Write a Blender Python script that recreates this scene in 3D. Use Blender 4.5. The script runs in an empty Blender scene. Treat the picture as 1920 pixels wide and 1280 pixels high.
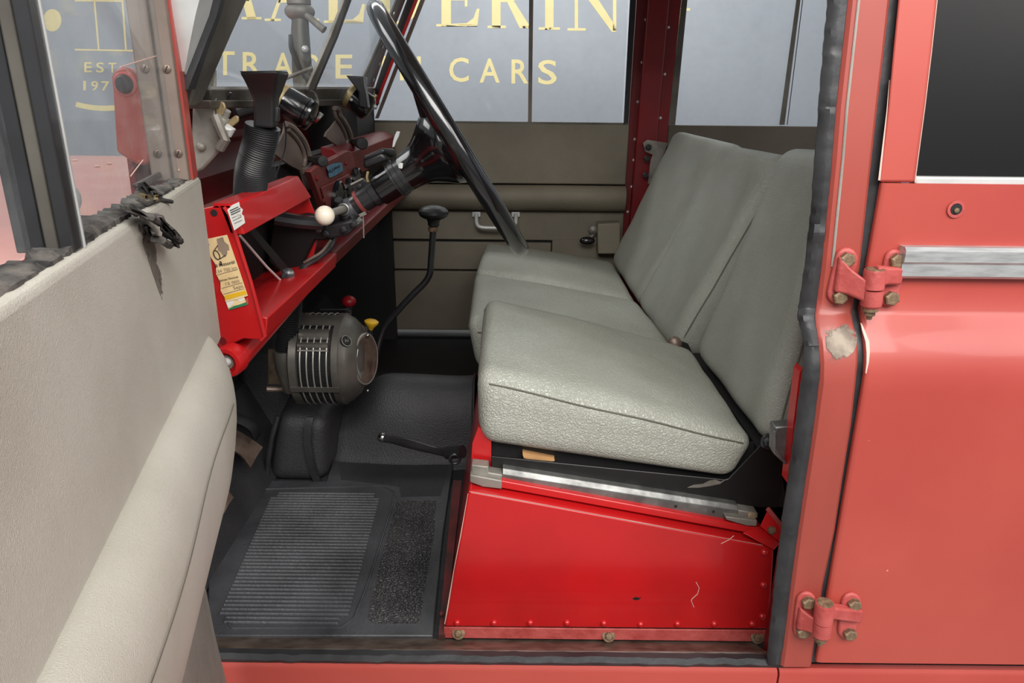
import bpy, bmesh, math, random
from mathutils import Vector, Matrix
random.seed(4)
sc = bpy.context.scene
COL = sc.collection
# ------------------------------------------------------------------ camera
FPX = 1350.0; TH = math.radians(19.0); ROLL = 0.01
CAMP = Vector((0, -0.8, 0.78))
cd = bpy.data.cameras.new('camera'); cam = bpy.data.objects.new('camera', cd); COL.objects.link(cam)
cd.sensor_fit = 'HORIZONTAL'; cd.sensor_width = 36.0; cd.lens = FPX / 1920 * 36; cd.clip_start = 0.01; cd.clip_end = 100
cam.matrix_world = Matrix.Translation(CAMP) @ Matrix.Rotation(math.pi/2 - TH, 4, 'X') @ Matrix.Rotation(ROLL, 4, 'Z')
sc.camera = cam
# ------------------------------------------------------------------ world, lights, exposure
w = bpy.data.worlds.new('showroom_air'); sc.world = w; w.use_nodes = True
bg = w.node_tree.nodes['Background']; bg.inputs[0].default_value = (0.95, 0.97, 1.0, 1); bg.inputs[1].default_value = 0.30
def area(name, loc, target, sx, sy, power, col=(1, 0.975, 0.94)):
    l = bpy.data.lights.new(name, 'AREA'); l.shape = 'RECTANGLE'; l.size = sx; l.size_y = sy; l.energy = power; l.color = col
    o = bpy.data.objects.new(name, l); COL.objects.link(o); o.location = loc
    o.rotation_euler = (Vector(target) - Vector(loc)).to_track_quat('-Z', 'Y').to_euler()
    return o
area('ceiling_light', (0.3, -2.0, 2.3), (0.1, 0.4, 0.2), 2.6, 1.2, 80)
area('ceiling_light', (2.4, -1.5, 2.1), (-0.2, 0.3, 0.3), 1.6, 1.2, 26)
area('ceiling_light', (0.0, 2.9, 2.6), (0.0, 3.4, 0.0), 4.0, 0.7, 50)
area('ceiling_light', (-2.6, 0.6, 2.6), (-2.0, 0.8, 0.0), 2.0, 1.2, 30)
sc.view_settings.view_transform = 'Standard'; sc.view_settings.look = 'None'
sc.view_settings.gamma = 1.0; sc.view_settings.use_curve_mapping = False
sc.view_settings.exposure = 0.55
# ------------------------------------------------------------------ maths helpers
_c, _s = math.cos(ROLL), math.sin(ROLL)
_F = Vector((0, math.cos(TH), -math.sin(TH))); _U = Vector((0, math.sin(TH), math.cos(TH))); _R = Vector((1, 0, 0))
def ray(px, py):
    u = (px - 960) / FPX; v = (640 - py) / FPX
    return _R * (u*_c - v*_s) + _U * (u*_s + v*_c) + _F
def P(px, py, X=None, Y=None, Z=None):
    """point on the sight line of a photo pixel at a measured depth (a plane X=, Y= or Z=)"""
    k = ray(px, py)
    t = (Y - CAMP.y)/k.y if Y is not None else (Z - CAMP.z)/k.z if Z is not None else (X - CAMP.x)/k.x
    return CAMP + k*t
def PL(px, py, p0, n):
    k = ray(px, py); n = Vector(n)
    return CAMP + k * ((Vector(p0) - CAMP).dot(n) / k.dot(n))
V = Vector
def upto(tab, y):   # carry a tabulated pillar edge on upward to the roof
    (y0, a0, b0), (y1, a1, b1) = tab[0], tab[1]; k = (y-y0)/(y1-y0)
    return [(y, a0+(a1-a0)*k, b0+(b1-b0)*k)] + tab
# ------------------------------------------------------------------ materials
def newmat(name):
    m = bpy.data.materials.new(name); m.use_nodes = True
    nt = m.node_tree; b = nt.nodes['Principled BSDF']; return m, nt, b
def N(nt, t, **kw):
    n = nt.nodes.new(t)
    for k, v in kw.items(): setattr(n, k, v)
    return n
def lin(r, g, b):
    f = lambda c: (c/255/12.92) if c/255 <= .04045 else ((c/255+.055)/1.055)**2.4
    return (f(r), f(g), f(b), 1)
def mat(name, col, rough=.5, metal=0, var=.12, vscale=6, col2=None, spots=None, spot_amt=.0, spot_scale=40,
        bump=0, bscale=200, btype='noise', coat=0, stretch=None, rvar=.1, spec=.5):
    m, nt, b = newmat(name); L = nt.links.new
    tc = N(nt, 'ShaderNodeTexCoord'); src = tc.outputs['Object']
    mp = N(nt, 'ShaderNodeMapping'); L(src, mp.inputs[0])
    if stretch: mp.inputs['Scale'].default_value = stretch
    n1 = N(nt, 'ShaderNodeTexNoise'); n1.inputs['Scale'].default_value = vscale; n1.inputs['Detail'].default_value = 5
    L(mp.outputs[0], n1.inputs['Vector'])
    mx = N(nt, 'ShaderNodeMix', data_type='RGBA')
    c = Vector(col[:3]); c2 = Vector(col2[:3]) if col2 else c*(1-var*2)
    mx.inputs[6].default_value = (*(c*(1+(0 if col2 else var))), 1); mx.inputs[7].default_value = (*c2, 1)
    cr = N(nt, 'ShaderNodeMapRange'); cr.inputs[1].default_value = .38; cr.inputs[2].default_value = .68
    L(n1.outputs[0], cr.inputs[0]); L(cr.outputs[0], mx.inputs[0])
    out = mx.outputs[2]
    if spots:
        n2 = N(nt, 'ShaderNodeTexNoise'); n2.inputs['Scale'].default_value = spot_scale; n2.inputs['Detail'].default_value = 8
        n2.inputs['Roughness'].default_value = .7
        L(mp.outputs[0], n2.inputs['Vector'])
        r2 = N(nt, 'ShaderNodeMapRange'); r2.inputs[1].default_value = .72 - spot_amt; r2.inputs[2].default_value = .78 - spot_amt*.8
        L(n2.outputs[0], r2.inputs[0])
        m2 = N(nt, 'ShaderNodeMix', data_type='RGBA'); m2.inputs[7].default_value = (*spots[:3], 1)
        L(r2.outputs[0], m2.inputs[0]); L(out, m2.inputs[6]); out = m2.outputs[2]
    L(out, b.inputs['Base Color'])
    rr = N(nt, 'ShaderNodeMapRange'); rr.inputs[3].default_value = max(.02, rough-rvar); rr.inputs[4].default_value = min(1, rough+rvar)
    L(n1.outputs[0], rr.inputs[0]); L(rr.outputs[0], b.inputs['Roughness'])
    b.inputs['Metallic'].default_value = metal
    b.inputs['Specular IOR Level'].default_value = spec
    if coat: b.inputs['Coat Weight'].default_value = coat; b.inputs['Coat Roughness'].default_value = .08
    if bump:
        bp = N(nt, 'ShaderNodeBump'); bp.inputs['Strength'].default_value = bump; bp.inputs['Distance'].default_value = .002
        if btype == 'leather':
            v = N(nt, 'ShaderNodeTexVoronoi'); v.feature = 'DISTANCE_TO_EDGE'; v.inputs['Scale'].default_value = bscale
            nw = N(nt, 'ShaderNodeTexNoise'); nw.inputs['Scale'].default_value = bscale*.35; nw.inputs['Detail'].default_value = 3
            va = N(nt, 'ShaderNodeVectorMath', operation='SCALE'); va.inputs['Scale'].default_value = .02
            L(src, nw.inputs['Vector']); L(nw.outputs['Color'], va.inputs[0])
            vb = N(nt, 'ShaderNodeVectorMath', operation='ADD'); L(mp.outputs[0], vb.inputs[0]); L(va.outputs[0], vb.inputs[1])
            L(vb.outputs[0], v.inputs['Vector'])
            mm = N(nt, 'ShaderNodeMapRange'); mm.inputs[2].default_value = .22
            L(v.outputs['Distance'], mm.inputs[0]); L(mm.outputs[0], bp.inputs['Height'])
        else:
            nb = N(nt, 'ShaderNodeTexNoise'); nb.inputs['Scale'].default_value = bscale; nb.inputs['Detail'].default_value = 4
            L(mp.outputs[0], nb.inputs['Vector']); L(nb.outputs[0], bp.inputs['Height'])
        L(bp.outputs[0], b.inputs['Normal'])
    return m
def glassmat(name, tint=(.93, .95, .95), dust=.06, refl=.10):
    m = bpy.data.materials.new(name); m.use_nodes = True; nt = m.node_tree; nt.nodes.clear(); L = nt.links.new
    o = N(nt, 'ShaderNodeOutputMaterial'); t = N(nt, 'ShaderNodeBsdfTransparent'); g = N(nt, 'ShaderNodeBsdfGlossy'); df = N(nt, 'ShaderNodeBsdfDiffuse')
    t.inputs[0].default_value = (*tint, 1); g.inputs['Roughness'].default_value = .05; df.inputs[0].default_value = (.75, .75, .75, 1)
    fr = N(nt, 'ShaderNodeLayerWeight'); fr.inputs[0].default_value = .5
    pw = N(nt, 'ShaderNodeMath', operation='POWER'); pw.inputs[1].default_value = 5; L(fr.outputs['Facing'], pw.inputs[0])
    ml = N(nt, 'ShaderNodeMath', operation='MULTIPLY_ADD'); ml.inputs[1].default_value = refl*4; ml.inputs[2].default_value = .02; L(pw.outputs[0], ml.inputs[0])
    m1 = N(nt, 'ShaderNodeMixShader'); L(ml.outputs[0], m1.inputs[0]); L(t.outputs[0], m1.inputs[1]); L(g.outputs[0], m1.inputs[2])
    tc = N(nt, 'ShaderNodeTexCoord'); no = N(nt, 'ShaderNodeTexNoise'); no.inputs['Scale'].default_value = 30; no.inputs['Detail'].default_value = 8; no.inputs['Roughness'].default_value = .7
    L(tc.outputs['Object'], no.inputs['Vector'])
    mr = N(nt, 'ShaderNodeMapRange'); mr.inputs[1].default_value = .4; mr.inputs[2].default_value = .85; mr.inputs[3].default_value = dust*.5; mr.inputs[4].default_value = dust*2.5
    L(no.outputs[0], mr.inputs[0])
    m2 = N(nt, 'ShaderNodeMixShader'); L(mr.outputs[0], m2.inputs[0]); L(m1.outputs[0], m2.inputs[1]); L(df.outputs[0], m2.inputs[2]); L(m2.outputs[0], o.inputs[0])
    return m
M = {}
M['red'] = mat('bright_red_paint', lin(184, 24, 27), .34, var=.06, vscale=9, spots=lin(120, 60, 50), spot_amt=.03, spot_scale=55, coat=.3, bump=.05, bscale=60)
M['red_ext'] = mat('faded_red_paint', lin(175, 73, 62), .44, col2=lin(163, 60, 53), vscale=3.0, spots=lin(232, 170, 150), spot_amt=.005, spot_scale=75, bump=.08, bscale=30, coat=.2)
M['red_worn'] = mat('worn_red_paint', lin(176, 56, 52), .5, col2=lin(110, 70, 62), vscale=25, spots=lin(70, 50, 45), spot_amt=.07, spot_scale=60, bump=.3, bscale=80)
M['black_paint'] = mat('black_frame_paint', lin(22, 20, 20), .4, var=.15, vscale=14, spots=lin(60, 54, 50), spot_amt=-.04)
M['grime'] = mat('grimy_red_flange', lin(96, 34, 34), .6, col2=lin(48, 34, 30), vscale=30, spots=lin(30, 26, 24), spot_amt=.06, spot_scale=50, bump=.3, bscale=90)
M['red_pillar'] = mat('sun_faded_red_pillar', lin(164, 70, 60), .45, col2=lin(146, 62, 52), vscale=2.5, stretch=(3, 3, .6), spots=lin(226, 170, 150), spot_amt=.005, spot_scale=75, bump=.08, bscale=30, coat=.15)
M['dome'] = mat('grey_cast_dome', lin(92, 92, 96), .42, metal=.4, col2=lin(70, 70, 74), vscale=40, bump=.2, bscale=200)
M['bulkhead'] = mat('shaded_red_bulkhead', lin(104, 14, 18), .36, var=.12, vscale=8, spots=lin(50, 26, 26), spot_amt=.02, bump=.05, bscale=60)  # body red, deepened so the shade in the cab is in the colour
M['red_shaded'] = mat('shaded_red_paint', lin(116, 17, 23), .38, var=.1, vscale=8, spots=lin(60, 30, 30), spot_amt=.02, bump=.05, bscale=60)  # same body red, darkened in the colour for shaded inner and far parts
M['redpink'] = mat('hinge_paint', lin(182, 84, 80), .5, col2=lin(160, 62, 58), vscale=40, spots=lin(110, 80, 70), spot_amt=.04, spot_scale=120, bump=.5, bscale=150)
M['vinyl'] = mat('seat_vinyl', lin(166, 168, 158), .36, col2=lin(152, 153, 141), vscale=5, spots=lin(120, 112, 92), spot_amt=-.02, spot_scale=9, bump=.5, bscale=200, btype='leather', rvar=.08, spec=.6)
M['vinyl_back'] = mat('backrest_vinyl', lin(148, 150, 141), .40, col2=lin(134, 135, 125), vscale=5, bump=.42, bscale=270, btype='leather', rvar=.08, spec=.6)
M['trim'] = mat('door_trim_vinyl', lin(194, 190, 179), .55, col2=lin(178, 173, 161), vscale=7, spots=lin(120, 116, 106), spot_amt=-.03, spot_scale=16, bump=.25, bscale=420, btype='leather')
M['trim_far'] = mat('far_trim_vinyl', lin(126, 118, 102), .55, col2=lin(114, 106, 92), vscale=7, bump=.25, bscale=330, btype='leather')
M['trim_dark'] = mat('rear_trim_board', lin(84, 76, 64), .6, var=.1)
M['dust_vinyl'] = mat('scuffed_vinyl', lin(150, 147, 138), .6, col2=lin(124, 121, 113), vscale=7, bump=.3, bscale=200)
M['rubber'] = mat('black_rubber', lin(52, 52, 54), .45, col2=lin(34, 34, 36), vscale=20, spots=lin(90, 88, 86), spot_amt=-.01, spot_scale=35, bump=.4, bscale=60)
M['mat'] = mat('floor_mat_rubber', lin(74, 75, 78), .40, col2=lin(48, 49, 52), vscale=9, spots=lin(140, 136, 126), spot_amt=.03, spot_scale=14, bump=.35, bscale=180)
M['pebble'] = mat('pebbled_rubber', lin(84, 84, 84), .36, col2=lin(56, 56, 58), vscale=9, bump=1.0, bscale=170, btype='leather')
M['carpet'] = mat('black_grained_vinyl', lin(58, 58, 60), .5, col2=lin(42, 42, 44), vscale=6, bump=.7, bscale=330, spots=lin(100, 98, 96), spot_amt=-.05, spot_scale=240)
M['dark'] = mat('soot_black_board', lin(26, 25, 25), .6, var=.15)
M['gloss'] = mat('gloss_black_bakelite', lin(16, 16, 18), .16, var=.1, vscale=30, rvar=.06, coat=.6, spots=lin(90, 88, 86), spot_amt=-.06, spot_scale=60)
M['satin'] = mat('satin_black_metal', lin(40, 40, 42), .30, var=.15, vscale=25, rvar=.1, spots=lin(100, 94, 88), spot_amt=-.02, spot_scale=60, coat=.3)
M['plastic'] = mat('black_plastic', lin(34, 34, 35), .4, var=.1)
M['galv'] = mat('galvanised_steel', lin(140, 140, 137), .42, metal=.7, col2=lin(104, 104, 102), vscale=40, bump=.15, bscale=120, spots=lin(110, 100, 88), spot_amt=-.02)
M['seam'] = mat('seam_thread', lin(92, 90, 80), .6)
M['galv_bright'] = mat('bright_galvanised_steel', lin(196, 198, 198), .36, metal=.55, col2=lin(160, 162, 162), vscale=30, stretch=(1, 4, 6), spots=lin(130, 130, 130), spot_amt=.0, spot_scale=160)
M['galv_dull'] = mat('dull_zinc', lin(150, 146, 138), .55, metal=.45, col2=lin(110, 104, 96), vscale=24, bump=.2, bscale=120, spots=lin(96, 82, 68), spot_amt=.03)
M['greyframe'] = mat('grey_frame_paint', lin(104, 100, 92), .42, metal=.35, col2=lin(80, 76, 70), vscale=14, spots=lin(150, 148, 140), spot_amt=-.03)
M['chrome'] = mat('worn_chrome', lin(190, 190, 188), .18, metal=1, var=.1, vscale=30)
M['steel'] = mat('brown_stained_steel', lin(132, 116, 104), .42, metal=.45, col2=lin(86, 68, 58), vscale=30, spots=lin(150, 140, 130), spot_amt=.02, bump=.2, bscale=150)
M['bolt'] = mat('rusty_bolt', lin(140, 118, 92), .6, metal=.3, col2=lin(92, 72, 56), vscale=120, bump=.4, bscale=300)
M['heater'] = mat('heater_grey_steel', lin(122, 119, 112), .36, metal=.55, col2=lin(92, 89, 83), vscale=16, spots=lin(60, 48, 40), spot_amt=.02, spot_scale=180)
M['fin'] = mat('radiator_fin', lin(176, 174, 166), .4, metal=.6)
M['ivory'] = mat('ivory_knob', lin(236, 224, 204), .3, var=.03, vscale=20, coat=.4)
M['paper'] = mat('aged_paper', lin(232, 208, 158), .8, col2=lin(214, 184, 130), vscale=30)
M['white'] = mat('white_paper', lin(228, 226, 218), .8, var=.05)
M['ink'] = mat('print_ink', lin(44, 42, 46), .8)
M['pencil'] = mat('pencil_grey', lin(140, 122, 104), .8)
M['yellow'] = mat('yellow_print', lin(236, 186, 24), .7)
M['yellowp'] = mat('yellow_plastic', lin(214, 168, 36), .5)
M['green'] = mat('green_print', lin(40, 124, 84), .7)
M['blue'] = mat('blue_tape', lin(92, 140, 168), .7, var=.1, vscale=60)
M['instr'] = mat('brownish_red_panel', lin(132, 60, 58), .45, col2=lin(112, 48, 46), vscale=20)
M['dial'] = mat('dial_glass', lin(60, 64, 60), .2, var=.1, coat=.5)
M['vent'] = mat('vent_flap_paint', lin(128, 112, 102), .5, col2=lin(104, 90, 82), vscale=14)
M['brass'] = mat('tarnished_brass', lin(178, 160, 118), .5, metal=.55, col2=lin(130, 112, 84), vscale=60)
M['wood'] = mat('pale_wood', lin(196, 150, 100), .7, var=.15, stretch=(1, 12, 12))
M['rag'] = mat('frayed_felt', lin(44, 42, 41), .9, col2=lin(104, 98, 92), vscale=70, bump=1, bscale=120)
M['rust'] = mat('bare_rusty_metal', lin(120, 104, 84), .8, col2=lin(84, 66, 50), vscale=60)
M['bare'] = mat('bare_aluminium', lin(150, 142, 130), .5, metal=.4, col2=lin(98, 84, 74), vscale=60)
def patchmat(name, c1, c2):
    m = mat(name, c1, .55, metal=.3, col2=c2, vscale=50); nt = m.node_tree; L = nt.links.new
    b = nt.nodes['Principled BSDF']; o = nt.nodes['Material Output']
    tc = N(nt, 'ShaderNodeTexCoord'); no = N(nt, 'ShaderNodeTexNoise'); no.inputs['Scale'].default_value = 45; no.inputs['Detail'].default_value = 8; no.inputs['Roughness'].default_value = .7
    L(tc.outputs['Object'], no.inputs['Vector'])
    v = N(nt, 'ShaderNodeVectorMath', operation='DISTANCE'); v.inputs[1].default_value = (.5, .5, .5); L(tc.outputs['Generated'], v.inputs[0])
    su = N(nt, 'ShaderNodeMath', operation='SUBTRACT'); su.inputs[0].default_value = .60; L(v.outputs['Value'], su.inputs[1])
    sc2 = N(nt, 'ShaderNodeMath', operation='MULTIPLY_ADD'); sc2.inputs[1].default_value = 2.6; sc2.inputs[2].default_value = -1.3; L(no.outputs[0], sc2.inputs[0])
    ad = N(nt, 'ShaderNodeMath', operation='ADD'); L(su.outputs[0], ad.inputs[0]); L(sc2.outputs[0], ad.inputs[1])
    r = N(nt, 'ShaderNodeMapRange'); r.inputs[1].default_value = .0; r.inputs[2].default_value = .22; L(ad.outputs[0], r.inputs[0])
    t = N(nt, 'ShaderNodeBsdfTransparent'); mx = N(nt, 'ShaderNodeMixShader'); L(r.outputs[0], mx.inputs[0]); L(t.outputs[0], mx.inputs[1]); L(b.outputs[0], mx.inputs[2]); L(mx.outputs[0], o.inputs[0])
    return m
M['bare'] = patchmat('bare_aluminium_wear', lin(142, 130, 116), lin(92, 78, 68))
M['smear'] = patchmat('dirt_smear', lin(104, 99, 92), lin(136, 131, 122))
M['chip'] = mat('primer_edge', lin(204, 168, 156), .6, var=.08)
M['knobred'] = mat('red_knob', lin(150, 20, 30), .4)
M['wall'] = mat('slate_blue_wall', lin(157, 162, 171), .32, var=.03, vscale=1.2, bump=.03, bscale=60)
M['gold'] = mat('pale_gold_lettering', lin(238, 220, 160), .5, var=.02)
M['concrete'] = mat('grey_showroom_floor', lin(150, 148, 144), .3, var=.06, vscale=2)
M['bonnet'] = mat('reflection_paled_red_bonnet', lin(222, 158, 148), .3, col2=lin(212, 142, 132), vscale=5, spots=lin(228, 200, 190), spot_amt=-.02, spot_scale=25, coat=.3)  # red paled to pink: the ceiling reflection is painted into the colour
M['darkglass'] = mat('dusty_dark_glass', lin(13, 13, 14), .3, var=.3, vscale=5, spots=lin(110, 110, 110), spot_amt=.015, spot_scale=110, spec=.35)
M['silver'] = mat('light_frame_metal', lin(206, 206, 204), .4, metal=.3, var=.08, vscale=20, spots=lin(120, 116, 112), spot_amt=.0, spot_scale=40)
M['glass'] = glassmat('window_glass', dust=.03)
M['glass_dirty'] = glassmat('scratched_door_glass', dust=.07)
# ------------------------------------------------------------------ mesh builder
WM = {}
def thing(name, label, cat, loc=(0, 0, 0), group=None, R=None):
    o = bpy.data.objects.new(name, None); COL.objects.link(o); o.empty_display_size = .05
    mw = Matrix.Translation(V(loc)) @ (R.to_4x4() if R else Matrix.Identity(4))
    o.matrix_world = mw; WM[o] = mw
    o['label'] = label; o['category'] = cat
    if group: o['group'] = group
    return o
class MB:
    def __init__(s): s.v = []; s.f = []
    def add(s, vs, fs):
        b = len(s.v); s.v += [V(x) for x in vs]; s.f += [[b+i for i in f] for f in fs]; return s
    def hexa(s, p):   # 4 lower (ccw), 4 upper
        return s.add(p, [(0, 3, 2, 1), (4, 5, 6, 7), (0, 1, 5, 4), (1, 2, 6, 5), (2, 3, 7, 6), (3, 0, 4, 7)])
    def box(s, c, d, R=None):
        c = V(c); h = V(d)/2; q = []
        for z in (-1, 1):
            for x, y in ((-1, -1), (1, -1), (1, 1), (-1, 1)):
                a = V((x*h.x, y*h.y, z*h.z)); q.append(c + (R @ a if R else a))
        return s.hexa(q)
    def bb(s, x0, x1, y0, y1, z0, z1): return s.box(((x0+x1)/2, (y0+y1)/2, (z0+z1)/2), (x1-x0, y1-y0, z1-z0))
    def prism(s, pts, ext):
        n = len(pts); ext = V(ext); a = [V(p) for p in pts]; b = [p+ext for p in a]
        return s.add(a+b, [list(range(n))[::-1], list(range(n, 2*n))] + [(i, (i+1) % n, n+(i+1) % n, n+i) for i in range(n)])
    def plate(s, pix, Y, t=.004): return s.prism([P(x, y, Y=Y) for x, y in pix], (0, t, 0))
    def loft(s, rows, caps=True, closed=True):
        m = len(rows[0]); b = []; fs = []
        for r in rows: b += list(r)
        for i in range(len(rows)-1):
            for j in range(m if closed else m-1):
                k = (j+1) % m; fs.append((i*m+j, i*m+k, (i+1)*m+k, (i+1)*m+j))
        if caps and closed: fs.append(list(range(m))[::-1]); fs.append([(len(rows)-1)*m+j for j in range(m)])
        return s.add(b, fs)
    def tube(s, pts, r, n=12, caps=True, flat=1.0):
        pts = [V(p) for p in pts]; rs = r if isinstance(r, (list, tuple)) else [r]*len(pts); rows = []
        prev = None
        for i, p in enumerate(pts):
            d = (pts[min(i+1, len(pts)-1)] - pts[max(i-1, 0)]).normalized()
            if prev is None:
                a = d.orthogonal().normalized()
            else:
                a = (prev - d*prev.dot(d)).normalized()
            prev = a; b = d.cross(a)
            rows.append([p + (a*math.cos(t)+b*math.sin(t)*flat)*rs[i] for t in [2*math.pi*k/n for k in range(n)]])
        return s.loft(rows, caps)
    def lathe(s, o, ax, prof, n=32, a0=0, a1=2*math.pi):
        o = V(o); ax = V(ax).normalized(); u = ax.orthogonal().normalized(); v = ax.cross(u); rows = []
        for d, r in prof:
            rows.append([o+ax*d+(u*math.cos(t)+v*math.sin(t))*max(r, 1e-5) for t in [2*math.pi*k/n for k in range(n)]])
        return s.loft(rows)
    def ball(s, c, r, n=20, sc=(1, 1, 1)):
        c = V(c); rows = []
        m = n//2
        for i in range(m+1):
            a = -math.pi/2+math.pi*i/m
            rows.append([c+V((math.cos(a)*math.cos(t)*r*sc[0], math.cos(a)*math.sin(t)*r*sc[1], math.sin(a)*r*sc[2])) for t in [2*math.pi*k/n for k in range(n)]])
        rows[0] = [c+V((1e-5*math.cos(t), 1e-5*math.sin(t), -r*sc[2])) for t in [2*math.pi*k/n for k in range(n)]]
        rows[-1] = [c+V((1e-5*math.cos(t), 1e-5*math.sin(t), r*sc[2])) for t in [2*math.pi*k/n for k in range(n)]]
        return s.loft(rows)
    def torus(s, c, ax, R, r, n=64, k=12, wob=0, a0=0, a1=2*math.pi):
        c = V(c); ax = V(ax).normalized(); u = ax.orthogonal().normalized(); v = ax.cross(u); rows = []
        full = abs(a1-a0-2*math.pi) < 1e-6
        for i in range(n + (0 if full else 1)):
            t = a0+(a1-a0)*i/n; d = u*math.cos(t)+v*math.sin(t)
            rr = r*(1+wob*math.sin(t*40))
            rows.append([c+d*(R+rr*math.cos(q))+ax*rr*math.sin(q) for q in [2*math.pi*j/k for j in range(k)]])
        if full: rows.append(rows[0])
        return s.loft(rows, caps=not full)
    def sheet(s, grid, off):   # grid rows of points, thickened by vector off
        off = V(off); r = len(grid); m = len(grid[0]); a = [V(p) for row in grid for p in row]; b = [p+off for p in a]; k = len(a); fs = []
        for i in range(r-1):
            for j in range(m-1):
                q = (i*m+j, i*m+j+1, (i+1)*m+j+1, (i+1)*m+j); fs.append(q); fs.append([k+x for x in q[::-1]])
        ring = [j for j in range(m)] + [i*m+m-1 for i in range(1, r)] + [(r-1)*m+j for j in range(m-2, -1, -1)] + [i*m for i in range(r-2, 0, -1)]
        for i in range(len(ring)):
            x, y = ring[i], ring[(i+1) % len(ring)]; fs.append((x, k+x, k+y, y))
        return s.add(a+b, fs)
    def build(s, name, m, parent=None, bevel=0, seg=2, sharp=35, sub=0, label=None, smooth=True):
        mw = WM[parent] if parent else Matrix.Identity(4); inv = mw.inverted()
        me = bpy.data.meshes.new(name); me.from_pydata([inv @ p for p in s.v], [], s.f)
        bm = bmesh.new(); bm.from_mesh(me); bmesh.ops.remove_doubles(bm, verts=bm.verts, dist=2e-6); bmesh.ops.recalc_face_normals(bm, faces=bm.faces); bm.to_mesh(me); bm.free()
        me.materials.append(m)
        if smooth: me.shade_smooth(); me.set_sharp_from_angle(angle=math.radians(sharp))
        o = bpy.data.objects.new(name, me); COL.objects.link(o)
        if parent: o.parent = parent
        WM[o] = mw
        if bevel:
            q = o.modifiers.new('bevel', 'BEVEL'); q.width = bevel; q.segments = seg; q.limit_method = 'ANGLE'; q.angle_limit = math.radians(30)
        if sub:
            q = o.modifiers.new('sub', 'SUBSURF'); q.levels = sub; q.render_levels = sub
        if label: o['label'] = label
        return o
def tag(o, label, cat, group=None):
    o['label'] = label; o['category'] = cat
    if group: o['group'] = group
    return o
def structure(o): o['kind'] = 'structure'; return o
def stuff(o): o['kind'] = 'stuff'; return o
def place(src, name, parent, loc, R=None):
    """another instance of a small part, sharing its mesh; src mesh is built round the origin"""
    o = src.copy(); o.name = name; COL.objects.link(o); o.parent = parent
    m = WM[parent].inverted() @ (Matrix.Translation(V(loc)) @ (R.to_4x4() if R else Matrix.Identity(4)))
    o.matrix_local = m; WM[o] = WM[parent] @ m; return o
def proto_mesh(mb, name, m, sharp=35):
    o = mb.build(name, m, None, sharp=sharp); COL.objects.unlink(o); return o
def axisR(d):  # rotation taking +Z to d
    return V((0, 0, 1)).rotation_difference(V(d)).to_matrix()
def smoothcurve(pts, n=6):
    pts = [V(p) for p in pts]; out = []
    for i in range(len(pts)-1):
        p0 = pts[max(i-1, 0)]; p1 = pts[i]; p2 = pts[i+1]; p3 = pts[min(i+2, len(pts)-1)]
        for k in range(n):
            t = k/n
            out.append(.5*((2*p1)+(p2-p0)*t+(2*p0-5*p1+4*p2-p3)*t*t+(3*p1-p0-3*p2+p3)*t**3))
    out.append(pts[-1]); return out
def pillow(c8, n=(22, 18, 8), r=.03, bulge=.015, face='top', wrinkle=0):
    """rounded cushion inside a hexahedron; c8[i][j][k] corners"""
    c = c8; e = lambda a, b: (V(a)-V(b)).length
    h = V((e(c[1][0][1], c[0][0][1])/2, e(c[0][1][1], c[0][0][1])/2, (e(c[0][0][1], c[0][0][0])+e(c[1][0][1], c[1][0][0]))/4))
    rr = [min(r, x*.98) for x in h]
    vs = {}; fs = []
    def tri(u, v, w):
        q = V((0, 0, 0))
        for i in (0, 1):
            for j in (0, 1):
                for k in (0, 1):
                    q += V(c[i][j][k])*((1+u)/2 if i else (1-u)/2)*((1+v)/2 if j else (1-v)/2)*((1+w)/2 if k else (1-w)/2)
        return q
    up = ((V(c[1][0][1])-V(c[0][0][1])).cross(V(c[0][1][1])-V(c[0][0][1]))).normalized()
    mb = MB()
    def pt(u, v, w):
        p = V((u*h.x, v*h.y, w*h.z)); q = V([max(-(h[i]-rr[i]), min(h[i]-rr[i], p[i])) for i in range(3)])
        d = p-q; L = math.sqrt(sum((d[i]/rr[i])**2 for i in range(3)))
        m = max(abs(d[i]/rr[i]) for i in range(3))
        p2 = q + (d*(m/L) if L > 1e-9 else d*0)
        a = [p2[i]/h[i] for i in range(3)]
        x = tri(*a)
        if w > 0: x += up*bulge*(1-a[0]**2)*(1-a[1]**4)*w
        if wrinkle: x += up*wrinkle*math.sin(a[0]*7+a[1]*3)*math.sin(a[1]*9+1)*max(0, w)
        return x
    def sp(k): return [math.sin(-math.pi/2+math.pi*i/k)*.55+(-1+2*i/k)*.45 for i in range(k+1)]
    A, B, C = sp(n[0]), sp(n[1]), sp(n[2])
    for fix, val, G1, G2 in ((2, 1, A, B), (2, -1, A, B), (1, 1, A, C), (1, -1, A, C), (0, 1, B, C), (0, -1, B, C)):
        g = []
        for x in G1:
            row = []
            for y in G2:
                q = [x, y]; q.insert(fix, val); row.append(pt(*q))
            g.append(row)
        b = [p for row in g for p in row]; m = len(G2)
        mb.add(b, [(i*m+j, i*m+j+1, (i+1)*m+j+1, (i+1)*m+j) for i in range(len(G1)-1) for j in range(m-1)])
    mb.pt = pt
    return mb
_tc = {}
def textpts(s, bold=False):
    cu = bpy.data.curves.new('txt', 'FONT'); cu.body = s; cu.size = 1; cu.resolution_u = 3
    if bold: cu.offset = .012
    o = bpy.data.objects.new('txt', cu); COL.objects.link(o)
    dg = bpy.context.evaluated_depsgraph_get(); me = bpy.data.meshes.new_from_object(o.evaluated_get(dg))
    vs = [v.co.copy() for v in me.vertices]; fs = [list(p.vertices) for p in me.polygons]
    bpy.data.objects.remove(o); bpy.data.curves.remove(cu); bpy.data.meshes.remove(me)
    return vs, fs
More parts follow.
